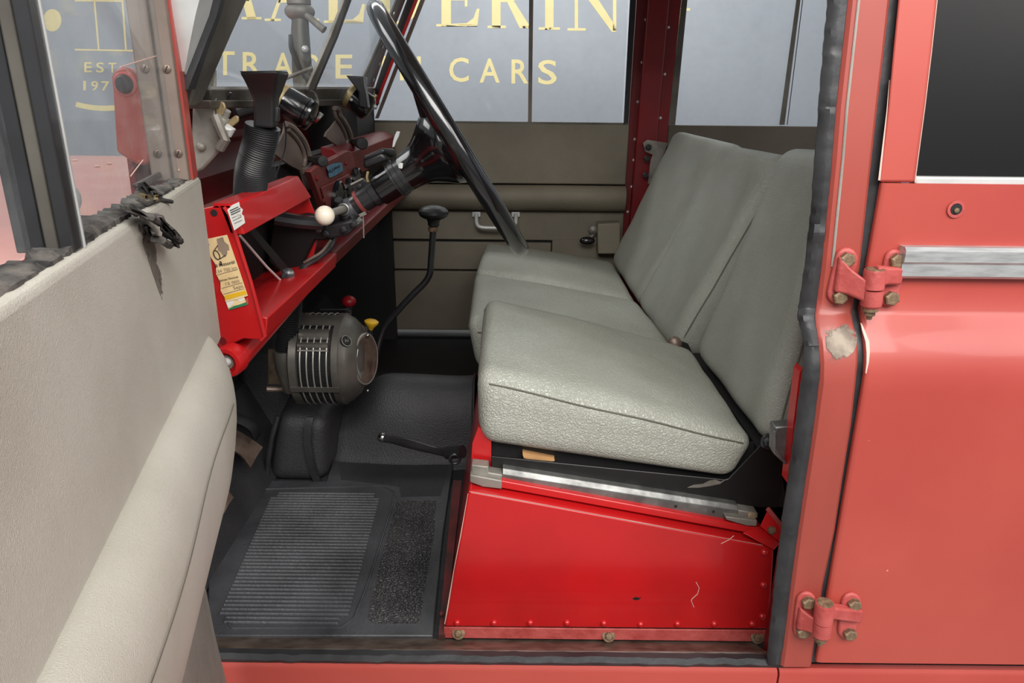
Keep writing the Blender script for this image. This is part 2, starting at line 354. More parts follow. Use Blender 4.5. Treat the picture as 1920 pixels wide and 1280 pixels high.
def writing(s, fn, m, name, parent, bold=False, norm=True):
    """lettering laid on a surface: fn(u,v) -> point; text cap height = 1, width normalised to 0..1 if norm"""
    vs, fs = textpts(s, bold)
    x0 = min(v.x for v in vs); x1 = max(v.x for v in vs); cap = .72
    mb = MB(); mb.add([fn((v.x-x0)/(x1-x0) if norm else v.x/cap, v.y/cap) for v in vs], fs)
    return mb.build(name, m, parent, smooth=False)
# ================================================================== setting: showroom
f = structure(MB().bb(-6, 6, -5, 4.1, -.82, -.78).build('floor', M['concrete']))
wall = structure(MB().bb(-6, 6, 4.0, 4.1, -.78, 3.6).build('wall_back', M['wall'])); WM[wall] = Matrix.Identity(4)
WY = 3.999
def wallpt(x, y): return P(x, y, Y=WY)
def flatpoly(polys, fn, name, m, parent, t=(0, .0008, 0)):
    mb = MB()
    for p in polys: mb.prism([fn(*q) for q in p], t)
    return mb.build(name, m, parent, smooth=False)
row2 = [('T', 404, 440), ('R', 455, 489), ('A', 512, 549), ('D', 566, 600), ('E', 629, 661), ('I', 716, 723), ('N', 750, 789), ('C', 842, 879), ('A', 899, 937), ('R', 959, 991), ('S', 1009, 1044)]
for ch, x0, x1 in row2:
    writing(ch, lambda u, v: wallpt(x0+(x1-x0)*u, 141+(x0-425)*.0277-v*46), M['gold'], 'letter', wall, bold=True)
def arc(cx, cy, rx, ry, a0, a1, n=14): return [(cx+rx*math.cos(math.radians(a0+(a1-a0)*i/n)), cy+ry*math.sin(math.radians(a0+(a1-a0)*i/n))) for i in range(n+1)]
def ser(x0, x1, y0=0, h=.045): return [(x0, y0), (x1, y0), (x1, y0+h), (x0, y0+h)]
SER = {
 'A': [[(.10, 0), (.17, 0), (.53, .98), (.47, 1.0)], [(.70, 0), (.90, 0), (.56, 1.0), (.44, 1.0), (.42, .93)], [(.24, .33), (.74, .33), (.74, .39), (.24, .39)], ser(0, .30), ser(.58, 1.0)],
 'L': [[(.12, 0), (.34, 0), (.34, 1), (.12, 1)], ser(0, .46, .955), ser(0, .96), [(.34, 0), (.96, 0), (1, .34), (.94, .34), (.86, .16), (.70, .06), (.34, .05)]],
 'E': [[(.12, 0), (.34, 0), (.34, 1), (.12, 1)], ser(0, .94, .955), ser(0, .95), [(.34, 0), (.95, 0), (1, .32), (.94, .32), (.86, .15), (.7, .06), (.34, .05)], [(.34, .47), (.68, .47), (.68, .54), (.34, .54)], [(.66, .36), (.72, .36), (.72, .66), (.66, .66)], [(.86, .72), (.93, .72), (.94, 1), (.7, .96)]],
 'D': [[(.12, 0), (.34, 0), (.34, 1), (.12, 1)], ser(0, .5, .955), ser(0, .5), arc(.45, .5, .55, .5, -90, 90)+arc(.45, .5, .32, .45, 90, -90)],
 'R': [[(.10, 0), (.30, 0), (.30, 1), (.10, 1)], ser(0, .5, .955), ser(0, .42), arc(.45, .735, .40, .265, -90, 90)+arc(.45, .735, .20, .22, 90, -90), [(.45, .47), (.60, .49), (1.0, .0), (.74, .0)], ser(.74, 1.04), [(.3, .47), (.46, .47), (.46, .52), (.3, .52)]],
 'I': [[(.3, 0), (.7, 0), (.7, 1), (.3, 1)], ser(0, 1, .955), ser(0, 1)],
 'N': [[(.13, 0), (.19, 0), (.19, 1), (.13, 1)], [(.82, 0), (.88, 0), (.88, 1), (.82, 1)], [(.05, 1), (.27, 1), (.88, .06), (.88, -.02), (.80, -.02)], ser(0, .33), ser(.68, 1, .955)],
 'G': [arc(.5, .5, .5, .52, 40, 320)+arc(.5, .5, .27, .47, 320, 40), [(.62, .04), (.84, .10), (.84, .42), (.62, .42)], ser(.52, .98, .40)]}
row1 = [('A', 402, 490), ('A', 496, 598), ('L', 607, 684), ('D', 700, 792), ('E', 818, 899), ('R', 914, 996), ('I', 1010, 1050), ('N', 1064, 1168), ('G', 1192, 1296)]
for ch, x0, x1 in row1:
    flatpoly(SER[ch], lambda u, v: wallpt(x0+(x1-x0)*u, 38+(x0-450)*.0318-v*104), 'letter', M['gold'], wall)
# crest: outlined building, EST 197. and an arc
def seg(x0, y0, x1, y1, wd=3.2):
    d = math.hypot(x1-x0, y1-y0); nx, ny = -(y1-y0)/d*wd/2, (x1-x0)/d*wd/2
    return [(x0+nx, y0+ny), (x1+nx, y1+ny), (x1-nx, y1-ny), (x0-nx, y0-ny)]
flatpoly([seg(175, -20, 185, 93), seg(228, -20, 236, 94), seg(241, -20, 251, 94), seg(266, -20, 276, 94), seg(140, 93, 300, 96), seg(247, 44, 273, 45), seg(140, 1, 228, 2)], wallpt, 'crest_outline', M['gold'], wall)
for ch, x0, x1 in (('E', 158, 172), ('S', 180, 195), ('T', 203, 218)):
    writing(ch, lambda u, v: wallpt(x0+(x1-x0)*u, 135+(x0-158)*.02-v*19), M['gold'], 'letter', wall, bold=True)
for ch, x0, x1 in (('1', 156, 161), ('9', 171, 184), ('7', 190, 205)):
    writing(ch, lambda u, v: wallpt(x0+(x1-x0)*u, 169+(x0-158)*.02-v*18), M['gold'], 'letter', wall, bold=True)
flatpoly([[(p[0], p[1]) for p in arc(196, 120, 130, 88, 115, 62)]+[(p[0], p[1]) for p in arc(196, 120, 124, 78, 62, 115)]], wallpt, 'crest_arc', M['gold'], wall)
flatpoly([arc(98, 38, 17, 21, 0, 360, 28)[:-1]], wallpt, 'crest_disc', M['gold'], wall)

# ================================================================== car body
YS = -.037     # lower body skin sits proud of the upper body
def prof(z):   # outward position of the body skin at a height
    if z >= .70: return (z-.70)*.10
    if z >= .547: return 0
    if z >= .45:
        t = (.547-z)/.097; return YS*min(1, math.sin(min(1, t*1.35)*math.pi/2))
    return YS
def skin(px, py, off=0):
    p = P(px, py, Y=0)
    for _ in range(8): p = P(px, py, Y=prof(p.z)+off)
    return p
body = thing('off_road_car', 'red body shell of an old off-roader with door opening, sill, pillars and bulkhead', 'car', (.2, .7, -.2))
# --- near door pillar
PIL = [(-60, 1597, 1679), (0, 1592, 1671), (100, 1581, 1660), (200, 1570, 1648), (300, 1562, 1637), (400, 1552, 1626), (500, 1542, 1615), (560, 1535, 1604), (585, 1532, 1600), (592, 1531, 1600), (600, 1531, 1601), (612, 1532, 1603), (630, 1535, 1607), (650, 1537, 1611), (680, 1539, 1611), (720, 1538, 1607), (800, 1527, 1598), (900, 1512, 1582), (1000, 1497, 1567), (1100, 1484, 1545), (1200, 1471, 1530), (1250, 1464, 1523)]
PIL = upto(PIL, -700)
rows = []
for y, a, b in PIL:
    p, q = skin(a, y), skin(b, y); i = V((0, .03, 0)); r = .004
    rows.append([p+V((0, r, 0)), p+V((r, 0, 0)), q-V((r, 0, 0)), q+V((0, r, 0)), q+i, p+i])
MB().loft(rows).build('door_pillar', M['red_pillar'], body, sharp=40)
# raised seam strip along its edge
mb = MB()
for off in (22,):
    mb.loft([[skin(a+16+(0 if y < 600 else 3), y, -.0008), skin(a+18.5+(0 if y < 600 else 3), y, -.0016), skin(a+21+(0 if y < 600 else 3), y, -.0008), skin(a+18.5, y, .004)] for y, a, b in PIL if y < 560])
mb.build('pillar_seam', M['dust_vinyl'], body)
# bare worn patch on the shoulder
g = []
for k, y in enumerate((604, 615, 630, 645, 660, 674, 684)):
    a, b = {604: (1546, 1598), 615: (1545, 1606), 630: (1547, 1607), 645: (1548, 1606), 660: (1552, 1600), 674: (1554, 1584), 684: (1556, 1566)}[y]
    g.append([skin(a+(b-a)*t+random.uniform(-1.2, 1.2), y+random.uniform(-1, 1), -.0006) for t in (0, .2, .4, .6, .8, 1)])
MB().sheet(g, (0, .0005, 0)).build('worn_patch', M['bare'], body)
# pillar inner box and inner return (body red, shade put into the colour)
MB().prism([V((.376, .032, -.02)), V((.376, .032, .7)), V((.352, .07, 1.2)), V((.40, .07, 1.2)), V((.40, .032, .7)), V((.40, .032, -.02))], (0, .03, 0)).build('pillar_inner', M['red_shaded'], body)
MB().bb(.46, .48, .11, 1.44, -.02, .40).build('rear_bulkhead', M['dark'], body)
MB().bb(-.66, P(735, 450, Y=1.44).x, 1.44, 1.47, -.02, .50).build('far_kick_panel', M['dark'], body)
MB().bb(-.66, -.52, .05, .07, -.02, .54).build('near_kick_panel', M['dark'], body)
# inner red sliver below shoulder
MB().prism([P(x, y, Y=.012) for x, y in ((1505, 690), (1499, 700), (1488, 790), (1479, 880), (1476, 905), (1496, 905), (1506, 800), (1512, 700))], (0, .02, 0)).build('pillar_flange', M['red'], body)
# black seam gap behind pillar edge / door edge
mb = MB(); rows = []
for y, a, b in PIL:
    p = skin(b-14, y); q = skin(b+30, y); rows.append([V((p.x, p.y+.0085, p.z)), V((q.x, q.y+.0085, q.z)), V((q.x, q.y+.03, q.z)), V((p.x, p.y+.03, p.z))])
MB().loft(rows).build('seam_rubber', M['rubber'], body)
# --- rubber door seal up the pillar
SEAL = [(-60, 1553, 1600), (0, 1551, 1594), (100, 1542, 1583), (200, 1534, 1572), (300, 1526, 1564), (400, 1519, 1554), (436, 1515, 1551), (440, 1513, 1550), (500, 1508, 1544), (580, 1496, 1533), (592, 1494, 1531), (604, 1497, 1532), (620, 1502, 1535), (650, 1507, 1539), (684, 1507, 1541), (700, 1503, 1541), (800, 1490, 1530), (900, 1476, 1514), (1000, 1462, 1500), (1100, 1450, 1486), (1200, 1440, 1474), (1246, 1436, 1466)]
SEAL = upto(SEAL, -700)
rows = []
def interp(tab, y):
    for (y0, a0, b0), (y1, a1, b1) in zip(tab, tab[1:]):
        if y0 <= y <= y1: t = (y-y0)/(y1-y0); return a0+(a1-a0)*t, b0+(b1-b0)*t
ys = sorted(set([t[0] for t in SEAL]+list(range(-60, 1246, 12))))
for y in ys:
    a, b = interp(SEAL, y); a += random.uniform(-.9, .9); o = random.uniform(-.0008, .0008)
    if 432 <= y <= 452: o -= .004
    if 585 <= y <= 600: o -= .002
    y2 = min(y, 1246); pts = []
    for t, d in ((0, .010), (.04, .004), (.3, -.0015+o), (.6, -.004+o), (.88, -.002+o), (1, .006), (1, .018), (0, .018)):
        pts.append(skin(a+(b-a)*t, y2, .004+d))
    rows.append(pts)
MB().loft(rows).build('door_seal', M['rubber'], body, label='black rubber door seal on the pillar')
# --- sill: outer panels, lip, sill seal
z0 = P(700, 1247, Y=YS).z
for nm, xa, xb in (('sill_panel', -.515, P(1460, 1252, Y=YS).x), ('sill_panel', P(1464, 1252, Y=YS).x, 1.25)):
    mb = MB(); r = .006; za = z0-.003
    sec = [(YS, -.35), (YS, za-r), (YS+.002, za-.002), (YS+r, za), (YS+.016, za-.002), (YS+.016, -.35)]
    mb.loft([[V((x, y, z)) for y, z in sec] for x in (xa, xb)]).build(nm, M['red_ext'], body)
p = P(700, 1226, Y=.02); q = P(700, 1204, Y=.05)
n = 60; rows = []; zr_ = P(700, 1228, Y=.006).z
for i in range(n+1):
    x = -.62+(.371+.62)*i/n; o = random.uniform(-.0015, .0015); zz = z0+random.uniform(-.001, .001)
    rows.append([V((x, -.030, zz-.006)), V((x, -.032+o, zz+.002)), V((x, -.025+o, zz+.006)), V((x, -.014, zz+.0045)), V((x, -.002+o, zr_+.004)), V((x, .006, zr_+.002)), V((x, .009, zr_-.01))])
MB().loft(rows).build('sill_seal', M['rubber'], body, label='black rubber seal along the door sill')
mb = MB()
sec = [(y_, P(700, py_, Y=y_).z) for y_, py_ in ((.008, 1232), (.014, 1223), (.022, 1218), (.028, 1219), (.034, 1214), (.058, 1207), (.085, 1196))] + [(.085, -.04), (.008, -.04)]
mb.loft([[V((x, y, z)) for y, z in sec] for x in (-.62, .371)]).build('sill_lip', M['steel'], body, label='brown stained steel lip of the sill')
MB().tube([P(300, 1220, Y=.024), P(1430, 1228, Y=.024)], .0045, 10).build('sill_bead', M['galv_dull'], body)
# --- floor pan, footwell, bulkhead
MB().bb(-.62, 1.2, .09, 1.5, -.05, -.006).build('floor_pan', M['carpet'], body)
bk = MB(); bk.bb(-.66, -.62, .05, 1.45, -.05, .54); bk.build('footwell_front', M['carpet'], body)
MB().prism([V((-.62, .07, 0)), V((-.50, .07, 0)), V((-.60, .07, .16)), V((-.62, .07, .16))], (0, 1.42, 0)).build('toe_board', M['carpet'], body)
# bulkhead top with pressed swages (body red, cab shade put into the colour)
mb = MB(); sec = []
for z, x in ((.42, -.50), (.56, -.50), (.58, -.492), (.60, -.50), (.63, -.50), (.645, -.492), (.66, -.50), (.69, -.50), (.70, -.49), (.712, -.49), (.72, -.498), (.745, -.48), (.755, -.45), (.765, -.43)): sec.append((x, z))
rows = [[V((x-.045*(y-.1), y, z)) for x, z in sec] + [V((-.505-.045*(y-.1), y, .765)), V((-.515-.045*(y-.1), y, .42))] for y in (.175, .4, .8, 1.2, 1.44)]
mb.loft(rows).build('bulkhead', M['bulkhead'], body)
# light steel bracket at the foot of the windscreen post
MB().plate([(356, 330), (360, 190), (404, 128), (404, 224), (430, 252), (423, 270), (380, 318)], .10, .006).build('post_bracket', M['galv_dull'], body, bevel=.003)
MB().tube([P(404, 215, Y=.095), P(416, 246, Y=.095), P(423, 262, Y=.092), P(412, 278, Y=.095)], .006, 8).build('bracket_fold', M['galv_dull'], body)
MB().ball(P(377, 275, Y=.098), .0055).build('rivet', M['galv_dull'], body)
# --- near windscreen hinge bracket on the wing
bp = [(217, 128), (236, 124), (252, 138), (262, 168), (269, 200), (278, 212), (300, 224), (303, 250), (283, 290), (276, 310), (258, 310), (240, 300), (217, 285), (210, 170), (207, 143)]
br = thing('hinge_bracket', 'red upright hinge bracket with round dark cap seen through the open door glass', 'bracket', P(250, 310, Y=.12))
MB().plate(bp, .105, .018).build('plate', M['red_pillar'], br, bevel=.004)
MB().lathe(P(236, 158, Y=.107), (0, -1, 0), [(0, .0105), (.004, .0112), (.008, .0085), (.009, .002)], 24).build('cap', M['rubber'], br)
MB().lathe(P(236, 158, Y=.107), (0, -1, 0), [(0, .0125), (.0025, .0145), (.004, .0125)], 24).build('cap_rim', M['redpink'], br)
# --- bonnet and wings in front of the windscreen
bon = thing('bonnet', 'red bonnet and wing top below the door window, pink from painted ceiling reflection', 'bonnet', (-1.2, .7, .5))
mb = MB(); g = []
for i in range(16):
    x = -.50-1.55*i/15; g.append([V((x, y, .60-.0*x+(-.035*max(0, (abs(y-.7)-.62))/.1 if abs(y-.7) > .62 else 0))) for y in (-.03, .02, .08, .2, .4, .7, 1.0, 1.2, 1.32, 1.38, 1.41)])
mb.sheet(g, (0, 0, -.03)); mb.build('bonnet_skin', M['bonnet'], bon)
MB().bb(-2.05, -.52, -.036, -.02, -.3, .56).build('wing_side', M['red_ext'], bon)
for x, y in ((140, 300), (182, 311), (205, 306), (175, 412)):
    MB().ball(P(x, y, Z=.603), .006, 10, (1.4, 1, .35)).build('paint_chip', M['chip'], bon)
# --- far side: sill, trim carrier, B post, roof
MB().bb(-.62, 1.25, 1.465, 1.54, -.25, .0165).build('far_sill', M['dark'], body)
MB().bb(-.60, P(676, 215, Y=1.25).x, 1.20, 1.45, .60, .775).build('far_dash_corner', M['dark'], body)
# roof
MB().bb(-.15, 1.3, .05, 1.46, 1.28, 1.31).build('roof_panel', M['trim'], body)
MB().prism([V((-.20, .06, 1.22)), V((1.3, .06, 1.22)), V((1.3, .06, 1.29)), V((-.16, .06, 1.29))], (0, .04, 0)).build('roof_rail', M['red_ext'], body)
MB().prism([V((-.20, 1.42, 1.22)), V((1.3, 1.42, 1.22)), V((1.3, 1.42, 1.29)), V((-.16, 1.42, 1.29))], (0, .04, 0)).build('roof_rail', M['red_shaded'], body)
# far B post: flange, channel, flange
FY = 1.47
def fp(x, y, d=0): return P(x, y, Y=FY+d)
def band(rowpix, d0, t):
    rowpix = upto(rowpix, -220)
    return [[fp(a, y, d0), fp(b, y, d0), fp(b, y, d0)+V((0, t, 0)), fp(a, y, d0)+V((0, t, 0))] for y, a, b in rowpix]
MB().loft(band([(-60, 1199, 1222), (0, 1194, 1217), (230, 1179, 1197), (400, 1167, 1183), (470, 1160, 1176)], .0, .03)).build('far_pillar_flange', M['red_shaded'], body, bevel=.002)
MB().loft(band([(-60, 1220, 1262), (0, 1215, 1256), (230, 1196, 1235), (400, 1182, 1222), (470, 1175, 1215)], -.018, .05)).build('far_pillar_channel', M['red_shaded'], body, bevel=.004)
MB().loft(band([(-60, 1260, 1283), (0, 1254, 1278), (230, 1234, 1254), (420, 1215, 1234)], .0, .03)).build('far_pillar_flange', M['red_shaded'], body, bevel=.002)
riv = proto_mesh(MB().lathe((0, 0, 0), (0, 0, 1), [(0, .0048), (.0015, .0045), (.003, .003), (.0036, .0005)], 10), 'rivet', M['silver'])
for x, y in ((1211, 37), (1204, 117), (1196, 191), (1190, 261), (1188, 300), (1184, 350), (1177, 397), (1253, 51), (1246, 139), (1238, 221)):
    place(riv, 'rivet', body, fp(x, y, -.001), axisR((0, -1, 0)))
MB().bb(.325, .47, 1.48, 1.52, -.01, .56).build('far_pillar_foot', M['red_shaded'], body)
# seat back support bracket on far post
mb = MB(); mb.plate([(1206, 268), (1214, 262), (1252, 268), (1240, 300), (1226, 340), (1215, 345), (1220, 300), (1224, 290), (1210, 284)], 1.425, .004)
mb.build('far_seat_bracket', M['galv_dull'], body)
for x, y in ((1215, 276), (1212, 297), (1210, 328)):
    MB().lathe(P(x, y, Y=1.43), (0, -1, 0), [(0, .010), (.008, .010), (.010, .006)], 6).build('bolt', M['satin'], body, sharp=20)
# galvanised striker on near post
st = MB()
st.prism([P(x, y, Y=.03) for x, y in ((1452, 800), (1488, 797), (1484, 872), (1474, 872), (1450, 850))], (0, .02, 0))
st.build('latch_striker', M['galv'], body, bevel=.003, label='galvanised latch striker')
MB().prism([P(x, y, Y=.02) for x, y in ((1452, 806), (1457, 812), (1456, 842), (1477, 868), (1473, 872), (1450, 850))], (0, .012, 0)).build('striker_lip', M['galv'], body, bevel=.0015)
# red angle bracket at the rear corner of the seat box
MB().prism([P(1393, 998, Y=.082), P(1452, 1030, Y=.072), P(1462, 1018, Y=.085), P(1430, 984, Y=.11)], (0, .003, -.003)).build('corner_bracket', M['red'], body, bevel=.001)
MB().prism([P(1424, 986, Y=.10), P(1440, 954, Y=.10), P(1464, 984, Y=.10), P(1462, 1017, Y=.085)], (.004, .003, 0)).build('corner_bracket', M['red'], body, bevel=.001)
MB().tube([P(1440, 954, Y=.099), P(1464, 984, Y=.099)], .0035, 8).build('bracket_fold', M['redpink'], body)
MB().lathe(P(1446, 992, Y=.094), (0, -1, 0), [(0, .006), (.005, .006), (.006, .003)], 6).build('bolt', M['bolt'], body)

# ================================================================== near rear door
rd = thing('rear_side_door', 'faded red closed rear door with dusty dark window at right edge', 'door', (.8, 0, .0))
GAP = [(342, 1646), (400, 1639), (500, 1628), (560, 1614), (585, 1610), (592, 1610), (600, 1611), (612, 1614), (630, 1619), (650, 1624), (680, 1624), (720, 1620), (800, 1606), (900, 1590), (1000, 1573), (1100, 1557), (1200, 1540), (1250, 1533)]
zt = P(1700, 343, Y=0).z; zs = []
rows = []; XR = 1.2
zl = sorted(set([zt-.0005, .66, .62, .58, .548, .542, .53, .52, .51, .50, .48, .46, .44, .40, .33, .25, .17, .10, z0+.012]), reverse=True)
XG = .4022
g = []
for z in zl:
    g.append([V((XG+max(0, .5-z)*.011, prof(z)+.0028, z)), V((XG+.0012+max(0, .5-z)*.011, prof(z)+.0008, z)), V((XG+.006+max(0, .5-z)*.011, prof(z), z))]+[V((x, prof(z), z)) for x in (.46, .55, .7, .9, XR)])
MB().sheet(g, (0, .004, 0)).build('lower_skin', M['red_ext'], rd, sharp=50)
# white primer chip along the shoulder edge
g = []
for y in (606, 620, 640, 660, 680, 700):
    x = dict(GAP).get(y) or {606: 1613, 620: 1616, 640: 1622, 660: 1624, 700: 1622}.get(y, 1622)
    wd = {606: 2, 620: 5, 640: 7, 660: 6, 680: 4, 700: 1.5}[y]; g.append([skin(x+1.0, y, -.0012), skin(x+1.0+wd, y, -.0007)])
MB().sheet(g, (0, .002, 0)).build('paint_chip', M['chip'], rd)
# upper frame: stile, channel, glass
def up(x, y, d=0): return skin(x, y, d)
ST = [(-60, 1691, 1768), (0, 1683, 1757), (100, 1673, 1746), (200, 1664, 1734), (342, 1646, 1715)]
ST = upto(ST, -700)
MB().loft([[up(a, y), up(b, y), up(b, y, .022), up(a+4, y, .007)] for y, a, b in ST]).build('window_stile', M['red_ext'], rd, bevel=.003)
MB().loft([[up(b-.5, y, .001), up(b+1.2, y, .002), up(b+1.2, y, .011), up(b-.5, y, .011)] for y, a, b in ST]).build('stile_edge', M['chip'], rd)
p = P(1717, 331, Y=.004); q = P(1717, 346, Y=.004)
MB().bb(p.x, XR, .002, .018, q.z, p.z).build('window_channel', M['silver'], rd, bevel=.002, label='silver channel under the rear window')
MB().prism([V((P(1717, 331, Y=0).x-.012, prof(p.z)+.012, p.z-.002)), V((P(1717, 331, Y=0).x-.012, prof(1.2)+.012, 1.2)), V((XR, prof(1.2)+.012, 1.2)), V((XR, prof(p.z)+.012, p.z-.002))], (0, .005, 0)).build('window_pane', M['darkglass'], rd)
# chip lines on the door edge
MB().loft([[up(a-.5, y, -.0006), up(a+w_, y, -.0006), up(a+w_, y, .004), up(a-.5, y, .004)] for y, a, w_ in ((150, 1668, 0), (210, 1662.5, 1.2), (280, 1654, 2.6), (338, 1647, 3.6))]).build('paint_chip', M['chip'], rd)
# galvanised waist capping
pa = P(1697, 463, Y=-.012); pb = P(1697, 522, Y=-.012)
zA, zB = pa.z, pb.z
mb = MB(); sec = [(.0, zA), (-.012, zA), (-.016, zA-.004), (-.016, zA-.016), (-.013, zA-.019), (-.013, zB+.003), (-.010, zB), (0, zB)]
mb.loft([[V((x, y, z)) for y, z in sec] for x in (pa.x, XR)]).build('waist_capping', M['galv_bright'], rd, label='galvanised waist capping strip')
# lock hole
h = P(1792, 392, Y=-.001)
MB().lathe(h, (0, -1, 0), [(0, .0095), (.001, .0095), (.0012, .0065), (.0002, .006)], 20).build('lock_rim', M['redpink'], rd)
MB().lathe(h, (0, -1, 0), [(0, .0062), (.0014, .006)], 20).build('lock_hole', M['dark'], rd)
MB().lathe(h+V((0, 0, -.001)), (0, -1, 0), [(0, .003), (.003, .003), (.0035, .001)], 6).build('lock_bolt', M['bolt'], rd)

# ================================================================== rear door hinges
hexb = proto_mesh(MB().lathe((0, 0, 0), (0, 0, 1), [(0, .0085), (.006, .0085), (.0072, .0068), (.0075, .0005)], 6), 'bolt', M['bolt'], 20)
def hinge(label, Yb, leafL, leafR, armL, armR, barrel, pin, bolts):
    t = thing('door_hinge', label, 'hinge', P(*barrel[0], Y=Yb-.02), group=None)
    def pl(p, o): return P(p[0], p[1], Y=Yb+o)
    def lobe(pts, th, nm):
        MB().prism([pl(p, -th) for p in pts], (0, th+.001, 0)).build(nm, M['redpink'], t, bevel=.003, seg=3)
    lobe(leafL, .005, 'pillar_leaf'); lobe(leafR, .005, 'door_leaf')
    for nm, arm in (('pillar_arm', armL), ('door_arm', armR)):
        rows = []
        for (x, y, hw), o in arm:
            c = pl((x, y), o); hh = hw
            rows.append([c+V((0, -.006, hh)), c+V((0, .006, hh)), c+V((0, .007, -hh)), c+V((0, -.006, -hh))])
        MB().loft(rows).build(nm, M['redpink'], t, bevel=.003, seg=3)
    a, b, c2 = [pl(q, -.020) for q in barrel]
    MB().lathe(a, c2-a, [(0, .011), (.002, .0118), ((b-a).length-.0012, .0118), ((b-a).length-.0012, .001)], 24).build('upper_knuckle', M['redpink'], t)
    L = (c2-a).length; l2 = (b-a).length
    MB().lathe(a, c2-a, [(l2+.0008, .001), (l2+.0008, .0118), (L-.003, .0114), (L, .009)], 24).build('lower_knuckle', M['redpink'], t)
    MB().lathe(a, c2-a, [(-.001, .002), (-.001, .0095), (.001, .0098)], 20).build('pin_head', M['bolt'], t)
    MB().lathe(c2, c2-a, [(-.001, .0085), (.004, .0085), (.0045, .006), (.009, .006), (.0095, .0035), (.014, .003), (.0145, .0005)], 12).build('pin_end', M['bolt'], t)
    for x, y in bolts:
        place(hexb, 'bolt', t, pl((x, y), -.005), axisR((0, -1, 0)))
    return t
def capsule(x0, y0, x1, y1, r0, r1=None):
    r1 = r1 or r0; d = math.atan2(y1-y0, x1-x0); o = []
    for i in range(9): a = d+math.pi/2+math.pi*i/8; o.append((x0+r0*math.cos(a), y0+r0*math.sin(a)))
    for i in range(9): a = d-math.pi/2+math.pi*i/8; o.append((x1+r1*math.cos(a), y1+r1*math.sin(a)))
    return o
hinge('upper pinkish red cast hinge between pillar and rear door', 0, capsule(1589, 487, 1572, 552, 22, 20), capsule(1680, 488, 1668, 556, 20, 20),
      [((1566, 512, .021), -.005), ((1588, 526, .015), -.010), ((1614, 541, .0125), -.018), ((1638, 552, .016), -.020)],
      [((1640, 519, .013), -.020), ((1662, 516, .010), -.012), ((1690, 516, .010), -.006)],
      ((1641, 505), (1637, 542), (1632, 576)), None, ((1586, 486), (1573, 556), (1680, 488), (1669, 558)))
hinge('lower pinkish red cast hinge between pillar and rear door', YS, capsule(1513, 1130, 1505, 1182, 19, 17), capsule(1598, 1132, 1589, 1184, 19, 17),
      [((1494, 1155, .017), -.005), ((1512, 1164, .013), -.010), ((1530, 1173, .0105), -.018), ((1543, 1178, .013), -.020)],
      [((1546, 1145, .012), -.020), ((1565, 1146, .009), -.012), ((1614, 1152, .010), -.006)],
      ((1547, 1130), (1544, 1165), (1539, 1192)), None, ((1514, 1127), (1504, 1182), (1600, 1131), (1592, 1186)))
# ================================================================== far front door (trim side)
DY = 1.45      # inner face of the far trim
fd = thing('far_front_door', 'far closed front door with grey vinyl trim, padded roll and sliding window', 'door', (0, 1.5, 0))
def q(x, y, d=0): return P(x, y, Y=DY+d)
def strip(rows, t, nm, m, par, **k):
    mb = MB(); mb.loft([[a, b, b+V((0, t, 0)), a+V((0, t, 0))] for a, b in rows]); return mb.build(nm, m, par, **k)
W0 = q(700, 228); W1 = q(1180, 233); zW = W1.z; zU = q(1176, 349).z
xF = -.47; xR_ = W1.x
MB().bb(xF, xR_, DY, DY+.03, zU+.004, zW).build('upper_trim', M['trim_far'], fd, bevel=.004, seg=3)
# padded roll
zl = q(1170, 396).z; rows = []
for i in range(25):
    x = xF+(q(1172, 360).x-xF)*i/24; e = max(0, (i-21)/3); dip = .003*math.sin(x*9)
    r_ = .05*(1-.35*e*e); rows.append([V((x, DY+.03, zU)), V((x, DY-.01, zU-.001+dip*.4)), V((x, DY-r_*.75, zU-.009+dip)), V((x, DY-r_, zU-.026)), V((x, DY-r_*.95, zU-.045)), V((x, DY-r_*.65, zl+.012)), V((x, DY-.012, zl+.001)), V((x, DY+.03, zl))])
MB().loft(rows).build('padded_roll', M['trim_far'], fd, sharp=60)
# lower trim with recessed pocket slots
zB = q(800, 622).z; xL = q(735, 420).x; xRR = q(1166, 420).x
def lp(x0, x1, y0, y1, nm, d=.012, par=fd, m='trim_far', t=.02): return MB().bb(q(x0, 450).x, q(x1, 450).x, DY+d, DY+d+t, q(1000, y1).z, q(1000, y0).z).build(nm, M[m], par, bevel=.003)
lp(735, 1168, 397, 452, 'trim_board'); lp(735, 1034, 457, 509, 'pocket_flap', .016); lp(735, 1040, 452, 512, 'pocket_slot', .026, m='dark', t=.004)
lp(1036, 1168, 450, 513, 'trim_board'); lp(735, 1168, 512, 622, 'trim_board')
lp(690, 1180, 236, 626, 'door_shell', .034, m='dark', t=.03)
# grab handle
hy = -.0
pts = [q(893, 402, -.004), q(894, 418, -.022), q(899, 425, -.03), q(915, 427, -.033), q(950, 427, -.033), q(963, 424, -.03), q(967, 416, -.022), q(967, 402, -.004)]
gh = MB().tube(smoothcurve(pts, 4), .0062, 12).build('grab_handle', M['silver'], fd, label='pale grab handle on the trim')
for x in (893, 967): MB().plate([(x-8, 397), (x+8, 397), (x+8, 407), (x-8, 407)], DY+.002, .006).build('handle_foot', M['silver'], gh, bevel=.002)
for x in (893, 967): MB().lathe(q(x, 402, .002), (0, -1, 0), [(0, .003), (.002, .003), (.003, .001)], 8).build('screw', M['satin'], gh)
